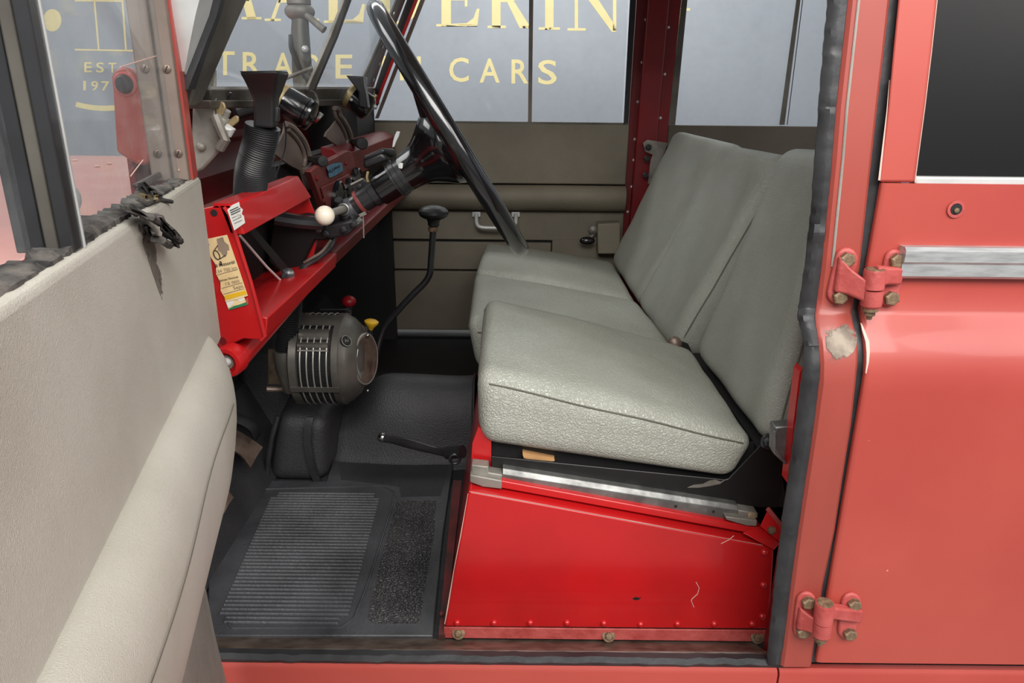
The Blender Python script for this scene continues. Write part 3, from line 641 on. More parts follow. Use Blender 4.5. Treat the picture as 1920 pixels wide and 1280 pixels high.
# latch box and knob
MB().plate([(1121, 420), (1163, 418), (1163, 476), (1121, 476)], DY-.045, .055).build('latch_box', M['trim_far'], fd, bevel=.003)
MB().plate([(1121, 462), (1150, 462), (1150, 478), (1121, 478)], DY-.01, .02).build('latch_shadow_plate', M['steel'], fd)
MB().lathe(q(1112, 430, -.006), (0, -1, 0), [(0, .014), (.01, .013), (.016, .006), (.018, .001)], 16).build('latch_rose', M['galv_dull'], fd)
MB().ball(q(1101, 451, -.03), .0245, 20, (1, .55, .52)).build('latch_knob', M['gloss'], fd)
MB().tube([q(1101, 451, -.02), q(1116, 436, -.004)], .006, 8).build('knob_stem', M['galv_dull'], fd)
# window: frame, panes, divider
WT = 1.24
MB().bb(q(1178, 233).x-.022, q(1178, 233).x-.004, DY, DY+.02, zW, WT)
MB().loft([[q(a, y), q(b, y), q(b, y, .02), q(a, y, .02)] for y, a, b in upto([(-60, 1186, 1198), (0, 1181, 1193), (233, 1169, 1178)], -200)]).build('window_channel', M['satin'], fd)
MB().loft([[q(a, y, .004), q(b, y, .004), q(b, y, .016), q(a, y, .016)] for y, a, b in upto([(-60, 993, 1002), (0, 992, 1000), (231, 990, 997)], -200)]).build('pane_edge', M['vent'], fd)
MB().bb(q(993, 100).x, q(1174, 100).x, DY+.012, DY+.015, zW, WT).build('window_pane', M['glass'], fd)
MB().bb(-.42, q(996, 100).x, DY+.004, DY+.007, zW, WT).build('window_pane', M['glass'], fd)
MB().bb(xF, xR_, DY, DY+.03, zW-.002, zW+.004).build('window_sill', M['greyframe'], fd)
MB().loft([[q(a, y, -.002), q(b, y, -.002), q(b, y, .02), q(a, y, .02)] for y, a, b in upto([(-60, 816, 833), (0, 788, 797), (222, 703, 710)], -200)]).build('window_frame', M['vent'], fd)
# ================================================================== far rear door
rr = thing('far_rear_door', 'far closed rear door with plain brown trim behind the seats', 'door', (.7, 1.5, 0))
RY = 1.47
def q2(x, y, d=0): return P(x, y, Y=RY+d)
MB().bb(q2(1253, 240).x, 1.2, RY, RY+.02, .05, q2(1300, 235).z).build('trim_board', M['trim_dark'], rr, bevel=.003)
MB().loft([[q2(a, y), q2(b, y), q2(b, y, .02), q2(a, y, .02)] for y, a, b in upto([(-60, 1283, 1294), (0, 1278, 1289), (234, 1253, 1266)], -200)]).build('window_frame', M['greyframe'], rr)
MB().loft([[q2(a, y), q2(b, y), q2(b, y, .02), q2(a, y, .02)] for y, a, b in upto([(-60, 1503, 1511), (0, 1493, 1501), (234, 1461, 1471)], -200)]).build('pane_edge', M['greyframe'], rr)
MB().bb(q2(1262, 200).x, 1.2, RY+.01, RY+.013, q2(1300, 235).z, WT).build('window_pane', M['glass'], rr)
MB().tube([q2(1505, 0, .004), q2(1476, 234, .004)], .0012, 6).build('pane_line', M['satin'], rr)
# ================================================================== seat box
sb = thing('seat_box', 'bright red riveted seat box under the front seats', 'seat box', (.15, .7, 0))
SY = .08
bl = P(833, 1192, Y=SY); tl = P(878, 922, Y=SY); tr = P(1452, 1027, Y=SY); brr = P(1442, 1190, Y=SY); tlb = P(860, 1035, Y=SY)
def ext(p, y): return V((p.x, y, p.z))
sidepoly = [(833, 1175), (840, 1140), (862, 1010), (878, 922), (884, 921), (1000, 942), (1200, 979), (1430, 1022), (1452, 1029), (1447, 1110), (1442, 1180)]
MB().prism([P(x, y, Y=SY) for x, y in sidepoly], (0, 1.34, 0)).build('box_shell', M['red'], sb, bevel=.003)
MB().prism([P(x, y, Y=SY) for x, y in ((832, 1176), (1443, 1182), (1440, 1203), (832, 1196))], (0, .003, 0)).build('bottom_flange', M['redpink'], sb, bevel=.001)
rows = [[P(x, y, Y=SY-.0012), P(x+w_, y, Y=SY-.0012), P(x+w_, y, Y=SY+.004), P(x, y, Y=SY+.004)] for x, y, w_ in ((833, 1170, 1.4), (838, 1140, 2.4), (851, 1066, .9), (863, 1003, 1.6), (877, 925, .8))]
MB().loft(rows).build('paint_chip', M['chip'], sb)
rows = [[P(x, y, Y=SY-.0008), P(x, y+h_, Y=SY-.0008), P(x, y+h_, Y=SY+.002), P(x, y, Y=SY+.002)] for x, y, h_ in ((880, 920.5, 1.0), (930, 928.5, 1.3), (1100, 960, .6), (1200, 978.5, 1.6), (1300, 997.5, .6), (1430, 1021.5, .8))]
MB().loft(rows).build('paint_chip', M['chip'], sb)
# raised top tray the runners sit on
MB().prism([P(900, 908, Y=.096), P(1420, 1003, Y=.096), P(1424, 990, Y=.096), P(905, 894, Y=.096)], (0, 1.2, 0)).build('top_tray', M['red'], sb, bevel=.002)
# front upright behind the runner
MB().prism([P(880, 915, Y=.13), P(921, 915, Y=.13), P(921, 820, Y=.13), P(897, 800, Y=.13), P(886, 830, Y=.13)], (0, .3, 0)).build('front_riser', M['red'], sb)
riv2 = proto_mesh(MB().lathe((0, 0, 0), (0, 0, 1), [(0, .0052), (.001, .0052), (.003, .0042), (.0045, .002), (.0048, .0003)], 12), 'rivet', M['red'])
for x, y in ((857, 1167), (926, 1167), (994, 1167), (1063, 1167), (1132, 1168), (1201, 1170), (1270, 1169), (1339, 1169), (1410, 1169), (1433, 1035), (1431, 1096), (1429, 1155)):
    place(riv2, 'rivet', sb, P(x, y, Y=SY), axisR((0, -1, 0)))
for x, y in ((860, 1186), (1141, 1191), (1419, 1194)):
    b_ = MB().lathe(P(x, y, Y=SY), (0, -1, .5), [(-.004, .0095), (.002, .0095), (.0025, .0065), (.0026, .001)], 20).build('washer', M['bolt'], sb)
    MB().lathe(P(x, y, Y=SY)+V((0, -.001, .001)), (0, -1, .5), [(0, .0058), (.006, .0056), (.007, .0045), (.0072, .0003)], 6).build('bolt', M['bolt'], sb, sharp=20)
# small scratches and a chip on the panel
MB().tube([P(x, y, Y=SY-.0003) for x, y in ((1305, 1091), (1311, 1102), (1308, 1113), (1298, 1122), (1296, 1126), (1301, 1138))], .0006, 5).build('scratch', M['chip'], sb)
MB().prism([P(x, y, Y=SY-.0006) for x, y in ((1186, 1122), (1192, 1119), (1199, 1121), (1203, 1119), (1198, 1124), (1190, 1125))], (0, .001, 0)).build('paint_chip', M['dark'], sb)
MB().tube([P(x, y, Y=SY-.0003) for x, y in ((1352, 1019), (1366, 1012), (1376, 1004))], .0005, 5).build('scratch', M['chip'], sb)
# front foot flange with rivets (worn)
MB().prism([P(822, 1190, Z=.012), P(834, 1190, Z=.012), P(866, 900, Z=.10), P(850, 900, Z=.10)], (0, 0, -.01)).build('foot_flange', M['grime'], sb)
rivg = proto_mesh(MB().lathe((0, 0, 0), (0, 0, 1), [(0, .0048), (.002, .0042), (.004, .002), (.0042, .0003)], 10), 'rivet', M['grime'])
for x, y in ((842, 1042), (836, 1090), (828, 1150), (856, 960)):
    place(rivg, 'rivet', sb, P(x, y, Y=.10+(1150-y)*.0013), axisR((-.3, -.7, .6)))
# ================================================================== seat runner rail
rn = thing('seat_runner', 'galvanised seat sliding rail along the red seat box top', 'rail', P(1150, 935, Y=.115))
ra, rb = P(942, 889, Y=.105), P(1384, 958, Y=.105)
mb = MB(); d_ = (rb-ra)
sec = [(0, .0), (0, -.016), (.004, -.018), (.02, -.018), (.024, -.012), (.024, .002), (.018, .007), (.006, .007)]
mb.loft([[p+V((0, y, z)) for y, z in sec] for p in (ra, rb)]); mb.build('rail', M['galv'], rn, bevel=.001)
for px, py in ((992, 909), (1050, 917), (1267, 949), (1338, 959)):
    MB().lathe(P(px, py, Y=.1045), (0, -1, 0), [(0, .0022), (.0006, .002)], 10).build('hole', M['dark'], rn)
def clip(pix, Y, nm, t=.02): return MB().prism([P(x, y, Y=Y) for x, y in pix], (0, t, 0)).build(nm, M['galv_dull'], rn, bevel=.0015)
clip([(884, 871), (916, 875), (916, 886), (942, 890), (942, 896), (884, 890)], .104, 'front_clip')
clip([(881, 890), (941, 901), (941, 917), (905, 913), (881, 904)], .094, 'front_foot', .03)
clip([(1384, 956), (1421, 962), (1421, 972), (1384, 968)], .104, 'rear_clip')
clip([(1360, 968), (1420, 976), (1419, 987), (1400, 986), (1362, 975)], .094, 'rear_foot', .03)
MB().lathe(P(1408, 966, Y=.104), (0, -1, .4), [(0, .006), (.003, .006), (.004, .002)], 10).build('rear_rivet', M['bolt'], rn)
# ================================================================== black seat frame
fr = thing('cushioned_seat', 'grey vinyl driver seat nearest the open doorway, with black side frame', 'seat', P(1150, 910, Y=.13), group='front seats')
ms = thing('cushioned_seat', 'grey vinyl middle seat between the other two front seats', 'seat', (.12, .73, .25), group='front seats')
ps = thing('cushioned_seat', 'grey vinyl passenger seat farthest from the camera, beside the far door', 'seat', (.12, 1.17, .25), group='front seats')
MB().plate([(921, 855), (1130, 876), (1361, 899), (1366, 897), (1424, 836), (1437, 815), (1446, 812), (1455, 822), (1456, 838), (1472, 871), (1466, 900), (1457, 952), (1420, 951), (1379, 947), (921, 883)], .122, .004).build('side_plate', M['black_paint'], fr, bevel=.0012)
MB().bb(P(930, 870, Y=.13).x, P(1380, 900, Y=.13).x, .13, .50, .225, .235).build('base_tray', M['dark'], fr)
MB().prism([P(1421, 840, Y=.126), P(1460, 840, Y=.126), P(1475, 950, Y=.126), P(1421, 950, Y=.126)], (0, .4, 0)).build('rear_bracket', M['dark'], fr)
MB().plate([(921, 800), (1420, 830), (1424, 905), (921, 872)], .145, .004).build('inner_plate', M['dark'], fr)
MB().lathe(P(1440, 827, Y=.122), (0, -1, 0), [(0, .0115), (.003, .0115), (.004, .009), (.008, .009), (.009, .005), (.0095, .0005)], 24).build('pivot_bolt', M['satin'], fr)
MB().lathe(P(1440, 827, Y=.114), (0, -1, 0), [(0, .0065), (.005, .0065), (.006, .004), (.0062, .0005)], 6).build('pivot_nut', M['satin'], fr, sharp=20)
MB().prism([P(980, 852, Y=.128), P(1040, 864, Y=.128), P(1012, 868, Y=.128), P(982, 858, Y=.128)], (0, .3, 0)).build('wood_strip', M['wood'], fr, label='pale wood strip under the cushion')
MB().prism([P(x, y, Y=.1212) for x, y in ((1289, 914), (1300, 909), (1318, 907), (1330, 901), (1341, 899), (1352, 903), (1362, 898), (1350, 907), (1330, 911), (1310, 914))], (0, .0006, 0)).build('scuff', M['galv_dull'], fr)
# ================================================================== cushions
def seam(fn, uvs, nm, par, r=.0015, m='seam'):
    MB().tube([fn(*t) for t in uvs], r, 6).build(nm, M[m], par)
def cushion(nm, c8, mname, r, bulge, seams, wr=0, n=(26, 20, 10), t=None):
    mb = pillow(c8, n, r, bulge, wrinkle=wr); o = mb.build(nm, M[mname], t, sharp=70)
    for s_ in seams: seam(mb.pt, s_, 'seam', o)
    return t, mb
def box8(fnb, fnt, rnb, rnt, ffb, fft, rfb, rft):
    return [[[fnb, fnt], [ffb, fft]], [[rnb, rnt], [rfb, rft]]]
l11 = [i/12*1.84-.92 for i in range(13)]
near = box8(P(898, 836, Y=.115), P(893, 694, Y=.115), P(1376, 903, Y=.115), P(1424, 827, Y=.115),
            P(905, 670, Y=.51), P(908, 552, Y=.51), P(1270, 720, Y=.51), P(1302, 652, Y=.51))
cushion('cushion', near, 'vinyl', .025, .013,
        [[(u, -1, .74) for u in l11], [(-1, v, .70) for v in [i/8*1.7-.85 for i in range(9)]]], wr=.0012, t=fr)
tn, tf = .535, .93
mid = box8(P(885, 650, Y=tn), P(880, 585, Y=tn), P(1240, 700, Y=tn), P(1262, 655, Y=tn),
           P(892, 575, Y=tf), P(887, 507, Y=tf), P(1200, 610, Y=tf), P(1204, 566, Y=tf))
zf = P(895, 512, Y=tf).z; zr = P(1196, 566, Y=tf).z
mid = box8(V((-.07, tn, zf-.11)), V((-.09, tn, zf+.006)), V((.33, tn, zr-.09)), V((.345, tn, zr+.006)),
           V((-.075, tf, zf-.11)), V((-.10, tf, zf+.006)), V((.30, tf, zr-.09)), V((.315, tf, zr+.006)))
cushion('cushion', mid, 'vinyl', .028, .010,
        [[(u, 1, .8) for u in l11], [(-1, v, .55) for v in [i/8*1.7-.85 for i in range(9)]], [(u, -1, .55) for u in l11]], wr=.001, t=ms)
tn, tf = .94, 1.40
far = box8(V((-.08, tn, zf-.11)), V((-.10, tn, zf+.004)), V((.30, tn, zr-.09)), V((.315, tn, zr+.004)),
           V((-.07, tf, zf-.12)), V((-.092, tf, zf-.012)), V((.30, tf, zr-.09)), V((.318, tf, zr-.002)))
cushion('cushion', far, 'vinyl', .03, .012,
        [[(u, -1, .8) for u in l11], [(-1, v, .55) for v in [i/8*1.7-.85 for i in range(9)]]], wr=.001, t=ps)
# seat support under middle and far cushions
MB().prism([V((-.055, .52, .20)), V((.30, .52, .16)), V((.30, .52, .215)), V((-.06, .52, .26))], (0, .87, 0)).build('seat_support', M['dark'], sb)
# ================================================================== backrests (a = across, b = up the slope, c = thickness)
def backrest(t, bn, bf, tn_, tf_, th, r, bulge, seams):
    # corners: bottom near/far, top near/far on the front face; thickness away from the sitter (+X)
    n_ = ((V(bf)-V(bn)).cross(V(tn_)-V(bn))).normalized()
    if n_.x > 0: n_ = -n_
    o = -n_*th
    c8 = [[[V(bn)+o, V(bn)], [V(tn_)+o, V(tn_)]], [[V(bf)+o, V(bf)], [V(tf_)+o, V(tf_)]]]
    return cushion('backrest', c8, 'vinyl_back', r, bulge, seams, n=(22, 28, 10), wr=.0015, t=t)
lv = [i/12*1.9-.95 for i in range(13)]
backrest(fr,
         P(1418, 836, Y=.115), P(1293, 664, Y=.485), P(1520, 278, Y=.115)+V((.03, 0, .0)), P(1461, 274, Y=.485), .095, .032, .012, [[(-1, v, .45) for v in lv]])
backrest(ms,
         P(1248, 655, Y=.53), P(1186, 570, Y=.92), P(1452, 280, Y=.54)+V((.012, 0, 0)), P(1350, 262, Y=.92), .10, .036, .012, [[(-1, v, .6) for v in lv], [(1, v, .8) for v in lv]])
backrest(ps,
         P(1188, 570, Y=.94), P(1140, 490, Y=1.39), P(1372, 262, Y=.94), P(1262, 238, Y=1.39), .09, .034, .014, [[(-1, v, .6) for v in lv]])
k_ = ms
MB().lathe(P(1264, 642, Y=.52), (0, -1, 0), [(0, .013), (.012, .013), (.016, .008), (.018, .0005)], 16).build('pivot_knuckle', M['steel'], k_)
MB().plate([(1258, 634), (1290, 644), (1300, 664), (1262, 654)], .53, .006).build('pivot_plate', M['dark'], k_)
# ================================================================== floor coverings
fm = thing('rubber_floor_mat', 'black ribbed rubber mat on the driver floor', 'floor mat', (-.3, .3, 0))
def fl(x, y, z=.004): return P(x, y, Z=z)
outl = [(392, 1199), (812, 1199), (832, 1000), (852, 864), (740, 858), (628, 856), (612, 908), (497, 906), (440, 950), (392, 1060)]
MB().prism([fl(x, y, -.004) for x, y in outl], (0, 0, .008)).build('base', M['mat'], fm, bevel=.002)
# ribs across the panel: each rib a rounded ridge, joined in one part
L0, R0, R1, L1 = fl(513, 922), fl(716, 920), fl(650, 1168), fl(405, 1170)
mb = MB(); nr = 40
for i in range(nr):
    t = (i+.5)/nr
    ya = L0.y+(L1.y-L0.y)*t; xa = L0.x+(L1.x-L0.x)*t+(.012 if t < .04 or t > .96 else 0); xb = R0.x+(R1.x-R0.x)*t-(.012 if t < .04 or t > .96 else 0)
    wv = abs(L1.y-L0.y)/nr*.30; h_ = .0036
    mb.loft([[V((x, ya-wv, .003)), V((x, ya-wv*.6, .004+h_*.8)), V((x, ya, .004+h_)), V((x, ya+wv*.6, .004+h_*.8)), V((x, ya+wv, .003))] for x in (xa, xb)])
stuff(mb.build('ribs', M['mat'], fm, sharp=60))
def rim(pts, nm, r=.0022, m='mat'):
    MB().tube([fl(x, y, .0045) for x, y in pts], r, 8, flat=1).build(nm, M[m], fm)
rim([(470, 945), (497, 917), (718, 911), (739, 921), (735, 950), (690, 1092), (664, 1160), (640, 1177), (436, 1177), (422, 1160)], 'panel_edge')
pe = [(742, 948), (745, 940), (818, 940), (814, 1000), (797, 1100), (788, 1162), (780, 1169), (700, 1169), (690, 1160), (700, 1110), (720, 1030)]
MB().prism([fl(x, y, .003) for x, y in pe], (0, 0, .0022)).build('pebbled_panel', M['pebble'], fm)
MB().prism([fl(x, y, .003) for x, y in ((634, 868), (842, 872), (826, 930), (752, 932), (748, 912), (640, 900))], (0, 0, .0016)).build('smooth_panel', M['carpet'], fm)
# tunnel cover
tu = thing('tunnel_cover', 'black grained vinyl cover moulded over the gearbox tunnel', 'cover', (-.2, .85, 0))
rows = []
for i in range(15):
    x = -.40+(.315)*i/14
    pr = []
    for y, z in ((.615, -.004), (.632, .004), (.645, .03), (.655, .07), (.668, .115), (.685, .152), (.71, .172), (.76, .165), (.84, .13), (.96, .07), (1.03, .0)):
        fl_ = .010*math.exp(-((x+.13)/.06)**2)
        zz = z*(1+.02*math.sin(x*20+y*9)) - (.05 if x < -.3 and z > .1 else 0)*min(1, (-.3-x)/.08)
        pr.append(V((x, y-(.018*math.sin((x+.4)*9)) * (1 if z < .15 else .3), zz)))
    rows.append(pr)
MB().sheet(rows, (0, 0, -.004)).build('cover_skin', M['carpet'], tu, sharp=70, sub=1)
MB().tube([r_+V((0, -.001, .001)) for r_ in rows[-1][:9]], .003, 6).build('edge_binding', M['rubber'], tu)
# fore part of tunnel / bell housing, dark
MB().prism([V((-.62, .66, 0)), V((-.62, .72, .23)), V((-.62, .98, .23)), V((-.62, 1.04, 0))], (.26, 0, -.02)).build('bell_cover', M['carpet'], tu, bevel=.02, seg=3)
# padded hump beside the pedals
hu = thing('foot_hump', 'black vinyl covered hump with piped strip beside the pedals', 'cover', (-.45, .58, 0))
hp = box8(P(500, 906, Y=.545), P(519, 778, Y=.56), P(612, 908, Y=.545), P(612, 786, Y=.56), V((-.53, .72, 0)), V((-.50, .72, .15)), V((-.39, .72, 0)), V((-.37, .72, .14)))
hm = pillow(hp, (16, 12, 14), .026, .006); hm.build('cover', M['carpet'], hu, sharp=70)
MB().sheet([[P(x+dx, y, Y=.541+o) for dx in (0, 7, 14)] for x, y, o in ((574, 782, .012), (570, 800, .002), (569, 830, .0), (574, 862, -.002), (582, 890, -.002), (590, 907, .0))], (0, .004, 0)).build('strip', M['rubber'], hu)
MB().tube([P(x, y, Y=.545+o) for x, y, o in ((521, 780, .012), (510, 820, .0), (503, 860, -.002), (501, 905, -.001))], .0055, 8).build('piping', M['rubber'], hu)
# floor mat further across
MB().bb(-.55, .40, 1.03, 1.50, -.012, .012).build('far_floor_mat', M['dark'], body)
# ================================================================== handbrake
hb = thing('handbrake_lever', 'dark handbrake lever with bright tip at the seat box front', 'lever', P(858, 850, Y=.33))
pts = smoothcurve([P(718, 821, Y=.42), P(740, 825, Y=.41), P(775, 833, Y=.395), P(815, 844, Y=.375), P(840, 848, Y=.36), P(866, 848, Y=.345)], 5)
MB().tube(pts, [.0085-.001*math.sin(i*.5) for i in range(len(pts))], 12).build('shaft', M['satin'], hb)
MB().ball(P(717, 820, Y=.42), .0095, 16).build('tip', M['chrome'], hb, label='bright ball tip')
MB().torus(P(853, 860, Y=.33), (.1, -1, .1), .0085, .0032, 24, 8).build('ring', M['satin'], hb)
MB().tube([P(838, 849, Y=.352), P(868, 846, Y=.335)], .0115, 14).build('collar', M['satin'], hb)
# ================================================================== gear lever
gl = thing('gear_lever', 'long cranked gear lever with flat black knob', 'lever', P(735, 600, Y=.78))
MB().tube(smoothcurve([P(813, 418, Y=.80), P(811, 450, Y=.80), P(808, 490, Y=.80), P(806, 512, Y=.80), P(796, 530, Y=.80), P(775, 551, Y=.80), P(748, 580, Y=.80), P(720, 615, Y=.80), P(705, 665, Y=.78)], 4), .0075, 12).build('shaft', M['satin'], gl)
MB().lathe(P(813, 426, Y=.80), P(813, 388, Y=.8)-P(813, 426, Y=.8), [(-.004, .009), (.002, .0095), (.004, .0125), (.012, .013), (.018, .016), (.021, .024), (.025, .0305), (.031, .0335), (.037, .0325), (.043, .026), (.047, .014), (.048, .0005)], 28).build('knob', M['plastic'], gl)
MB().lathe(P(812, 430, Y=.80), (0, 0, 1), [(-.004, .0105), (.006, .0115)], 20).build('collar', M['bolt'], gl)
# red and yellow small levers
rk = thing('transfer_lever', 'short lever with dark red knob behind the heater', 'lever', P(650, 610, Y=.75))
MB().ball(P(654, 565, Y=.75), .0165, 18, (1, 1, .8)).build('knob', M['knobred'], rk)
MB().tube([P(654, 570, Y=.75), P(648, 620, Y=.74), P(640, 680, Y=.74)], [.010, .007, .006], 10).build('shaft', M['satin'], rk)
yk = thing('yellow_lever', 'yellow flat knob lever peeping out behind the heater', 'lever', P(697, 640, Y=.68))
MB().lathe(P(696, 609, Y=.68), P(697, 600, Y=.68)-P(696, 609, Y=.68), [(-.012, .004), (-.004, .008), (.004, .015), (.008, .0155), (.011, .011), (.012, .0005)], 20).build('knob', M['yellowp'], yk)
MB().tube([P(695, 612, Y=.68), P(690, 650, Y=.68), P(684, 720, Y=.68)], .005, 8).build('shaft', M['satin'], yk)
# ================================================================== pedals
def pedal(nm, label, pix, Y, curve, m, arm):
    t = thing(nm, label, 'pedal', P(*pix[0], Y=Y))
    mb = MB(); (ax, ay), (bx, by), hw = pix[0], pix[1], pix[2]
    g = []
    for i in range(9):
        t_ = i/8; x = ax+(bx-ax)*t_; y = ay+(by-ay)*t_; bow = math.sin(t_*math.pi*.5+.2)*curve
        g.append([P(x-hw*.35, y+hw-bow, Y=Y-.02), P(x, y-bow-2, Y=Y), P(x+hw*.35, y-hw-bow, Y=Y+.02)])
    mb.sheet(g, (0, .0, -.012)); mb.build('pad', M[m], t, sharp=50)
    MB().tube([P(*p, Y=Y+.03) for p in arm], .008, 8).build('arm', M['satin'], t)
    return t
def pedal2(nm, label, top, bot, Yt, Yb, m, arm):
    t = thing(nm, label, 'pedal', P(*bot[len(bot)//2], Y=Yb))
    T = smoothcurve([P(x, y, Y=Yt) for x, y in top], 3); B = smoothcurve([P(x, y, Y=Yb) for x, y in bot], 3)
    g = [[a, a.lerp(b, .5)+V((0, -.002, .002)), b] for a, b in zip(T, B)]
    MB().sheet(g, (-.004, .006, -.006)).build('pad', M[m], t, sharp=50)
    MB().tube([P(*p, Y=Yt+.02) for p in arm], .008, 8).build('arm', M['satin'], t)
    return t
pedal2('brake_pedal', 'worn brown steel pedal plate curving down beside the armrest', ((404, 797), (430, 800), (455, 812), (475, 825), (493, 838)), ((400, 832), (424, 838), (445, 848), (459, 861), (470, 877)), .47, .41, 'steel', ((420, 812), (405, 770), (385, 700)))
pedal2('clutch_pedal', 'dark arched pedal plate just above the brown one', ((404, 772), (440, 773), (466, 781), (483, 794), (490, 812)), ((404, 792), (438, 792), (458, 799), (472, 812), (477, 832)), .56, .52, 'rubber', ((425, 780), (408, 740), (390, 690)))
pedal2('low_pedal', 'worn brown pedal corner low beside the door armrest', ((400, 892), (414, 903), (426, 916), (438, 932)), ((396, 930), (404, 945), (410, 956), (420, 963)), .33, .29, 'steel', ((402, 905), (390, 870), (376, 800)))
# ================================================================== heater
he = thing('cab_heater', 'round grey drum cab heater with finned grille', 'heater', P(630, 760, Y=.55))
HC = P(630, 672, Y=.55); hx = lambda px: P(px, 672, Y=.55).x
x0h, x1h, x2h = hx(562), hx(652), hx(700); RH = .0915
O = V((0, HC.y, HC.z))
def hl(prof, n=48): return MB().lathe(O, (1, 0, 0), prof, n)
hl([(x0h, .07), (x0h+.001, RH-.004), (x0h+.004, RH), (x0h+.018, RH), (x0h+.02, RH-.006), (x1h-.014, RH-.006), (x1h-.012, RH), (x1h, RH), (x1h+.003, RH-.004), (x1h+.012, RH-.008), (x1h+.026, RH-.022), (x1h+.036, RH-.045), (x1h+.039, .03), (x1h+.039, .001)]).build('drum', M['heater'], he)
# dark core seen through the grille, then hoops and fins (front facing sector)
hl([(x0h+.02, RH-.0055), (x1h-.014, RH-.0055)]).build('core', M['dark'], he)
nh = 5; w_h = (x1h-.014)-(x0h+.02)
for i in range(nh):
    xx = x0h+.02+w_h*(i+.5)/nh
    MB().torus(V((xx, O.y, O.z)), (1, 0, 0), RH-.001, .0016, 60, 6).build('hoop', M['fin'], he)
mb = MB()
for i in range(nh+1):
    for k in range(60):
        a = math.pi*(1.0)+(-.62+1.75*k/59)   # sector facing the doorway
        xx = x0h+.02+w_h*(i)/nh
        x_a = max(x0h+.0205, xx-w_h/nh*.32); x_b = min(x1h-.0145, xx+w_h/nh*.32)
        cs, sn = math.cos(a), math.sin(a)
        c = V((0, cs, sn)); tg = V((0, -sn, cs))*.0007
        r1, r2 = RH-.0065, RH-.0028
        base = V((0, O.y, O.z))
        mb.hexa([V((x_a, 0, 0))+base+c*r1-tg, V((x_b, 0, 0))+base+c*r1-tg, V((x_b, 0, 0))+base+c*r1+tg, V((x_a, 0, 0))+base+c*r1+tg,
                 V((x_a, 0, 0))+base+c*r2-tg, V((x_b, 0, 0))+base+c*r2-tg, V((x_b, 0, 0))+base+c*r2+tg, V((x_a, 0, 0))+base+c*r2+tg])
stuff(mb.build('fins', M['satin'], he, smooth=False))
# shutter flaps over the top of the grille
def hpt(x, a, r): return V((x, O.y-math.cos(a)*r, O.z+math.sin(a)*r))
for a0_, a1_, rr_ in ((math.radians(44), math.radians(60), .0065), (math.radians(31), math.radians(41), .005)):
    g = [[hpt(x, a0_+(a1_-a0_)*k/6, RH-.004+rr_*math.sin(math.pi*k/6)+.0015) for k in range(7)] for x in (x0h+.021, x1h-.018)]
    MB().sheet(g, (0, .003, -.002)).build('shutter_flap', M['heater'], he)
MB().sheet([[hpt(x, math.radians(a_), RH+.001) for a_ in (64, 70, 78, 88)] for x in (x0h+.018, x1h-.012)], (0, .002, -.003)).build('shutter_flap', M['heater'], he)
MB().tube([hpt(x0h+.022, math.radians(29.5), RH-.0005), hpt(x1h-.018, math.radians(29.5), RH-.0005)], .0018, 8).build('grille_bar', M['fin'], he)
# strap across the grille
g = [[hpt(x, math.radians(a_), RH+.0025) for a_ in (-23, -20, -16)] for x in (x0h+.004, x1h+.002)]
MB().sheet(g, (0, .003, .001)).build('strap', M['heater'], he)
# badge on dome and round label plate
bc = hpt(x1h+.014, math.radians(44), RH-.008); bn_ = V((.75, -.5, .55)).normalized()
MB().lathe(bc, bn_, [(-.003, .0115), (.0012, .0115), (.0016, .0095), (.0008, .009), (.0008, .0005)], 28).build('badge', M['dark'], he)
MB().torus(bc+bn_*.0012, bn_, .0105, .0008, 32, 6).build('badge_ring', M['fin'], he)
bu = bn_.cross(V((0, 0, 1))).normalized(); bv = bu.cross(bn_)*1
writing('N', lambda u, v: bc+bn_*.0020+(-bu*(u-.5)*.009 + V((0, 0, 1))*(v-.5)*.009), M['fin'], 'badge_letter', he, bold=True)
MB().lathe(V((x1h+.034, O.y-.01, O.z+.004)), (1, -.25, .08), [(0, .052), (.004, .052), (.007, .048), (.008, .044), (.007, .04), (.008, .02), (.008, .0005)], 40).build('end_plate', M['steel'], he, label='round brown end plate with bright rim')
MB().torus(V((x1h+.039, O.y-.011, O.z+.004)), (1, -.25, .08), .050, .0022, 48, 8).build('end_rim', M['fin'], he)
for k in range(5):
    MB().torus(V((x1h+.042, O.y-.012, O.z+.004)), (1, -.25, .08), .046-.0035*k, .0010, 20, 6, a0=1.6+.1*k, a1=3.0).build('end_rib', M['fin'], he)
MB().ball(V((x1h+.044, O.y-.006, O.z+.052)), .004).build('thumb_screw', M['chrome'], he)
MB().ball(V((x1h+.046, O.y-.045, O.z-.05)), .003).build('thumb_screw', M['chrome'], he)
MB().tube([P(600, 580, Y=.5), P(652, 580, Y=.5), P(657, 583, Y=.5), P(658, 590, Y=.5)], .0012, 6).build('wire_clip', M['satin'], he)
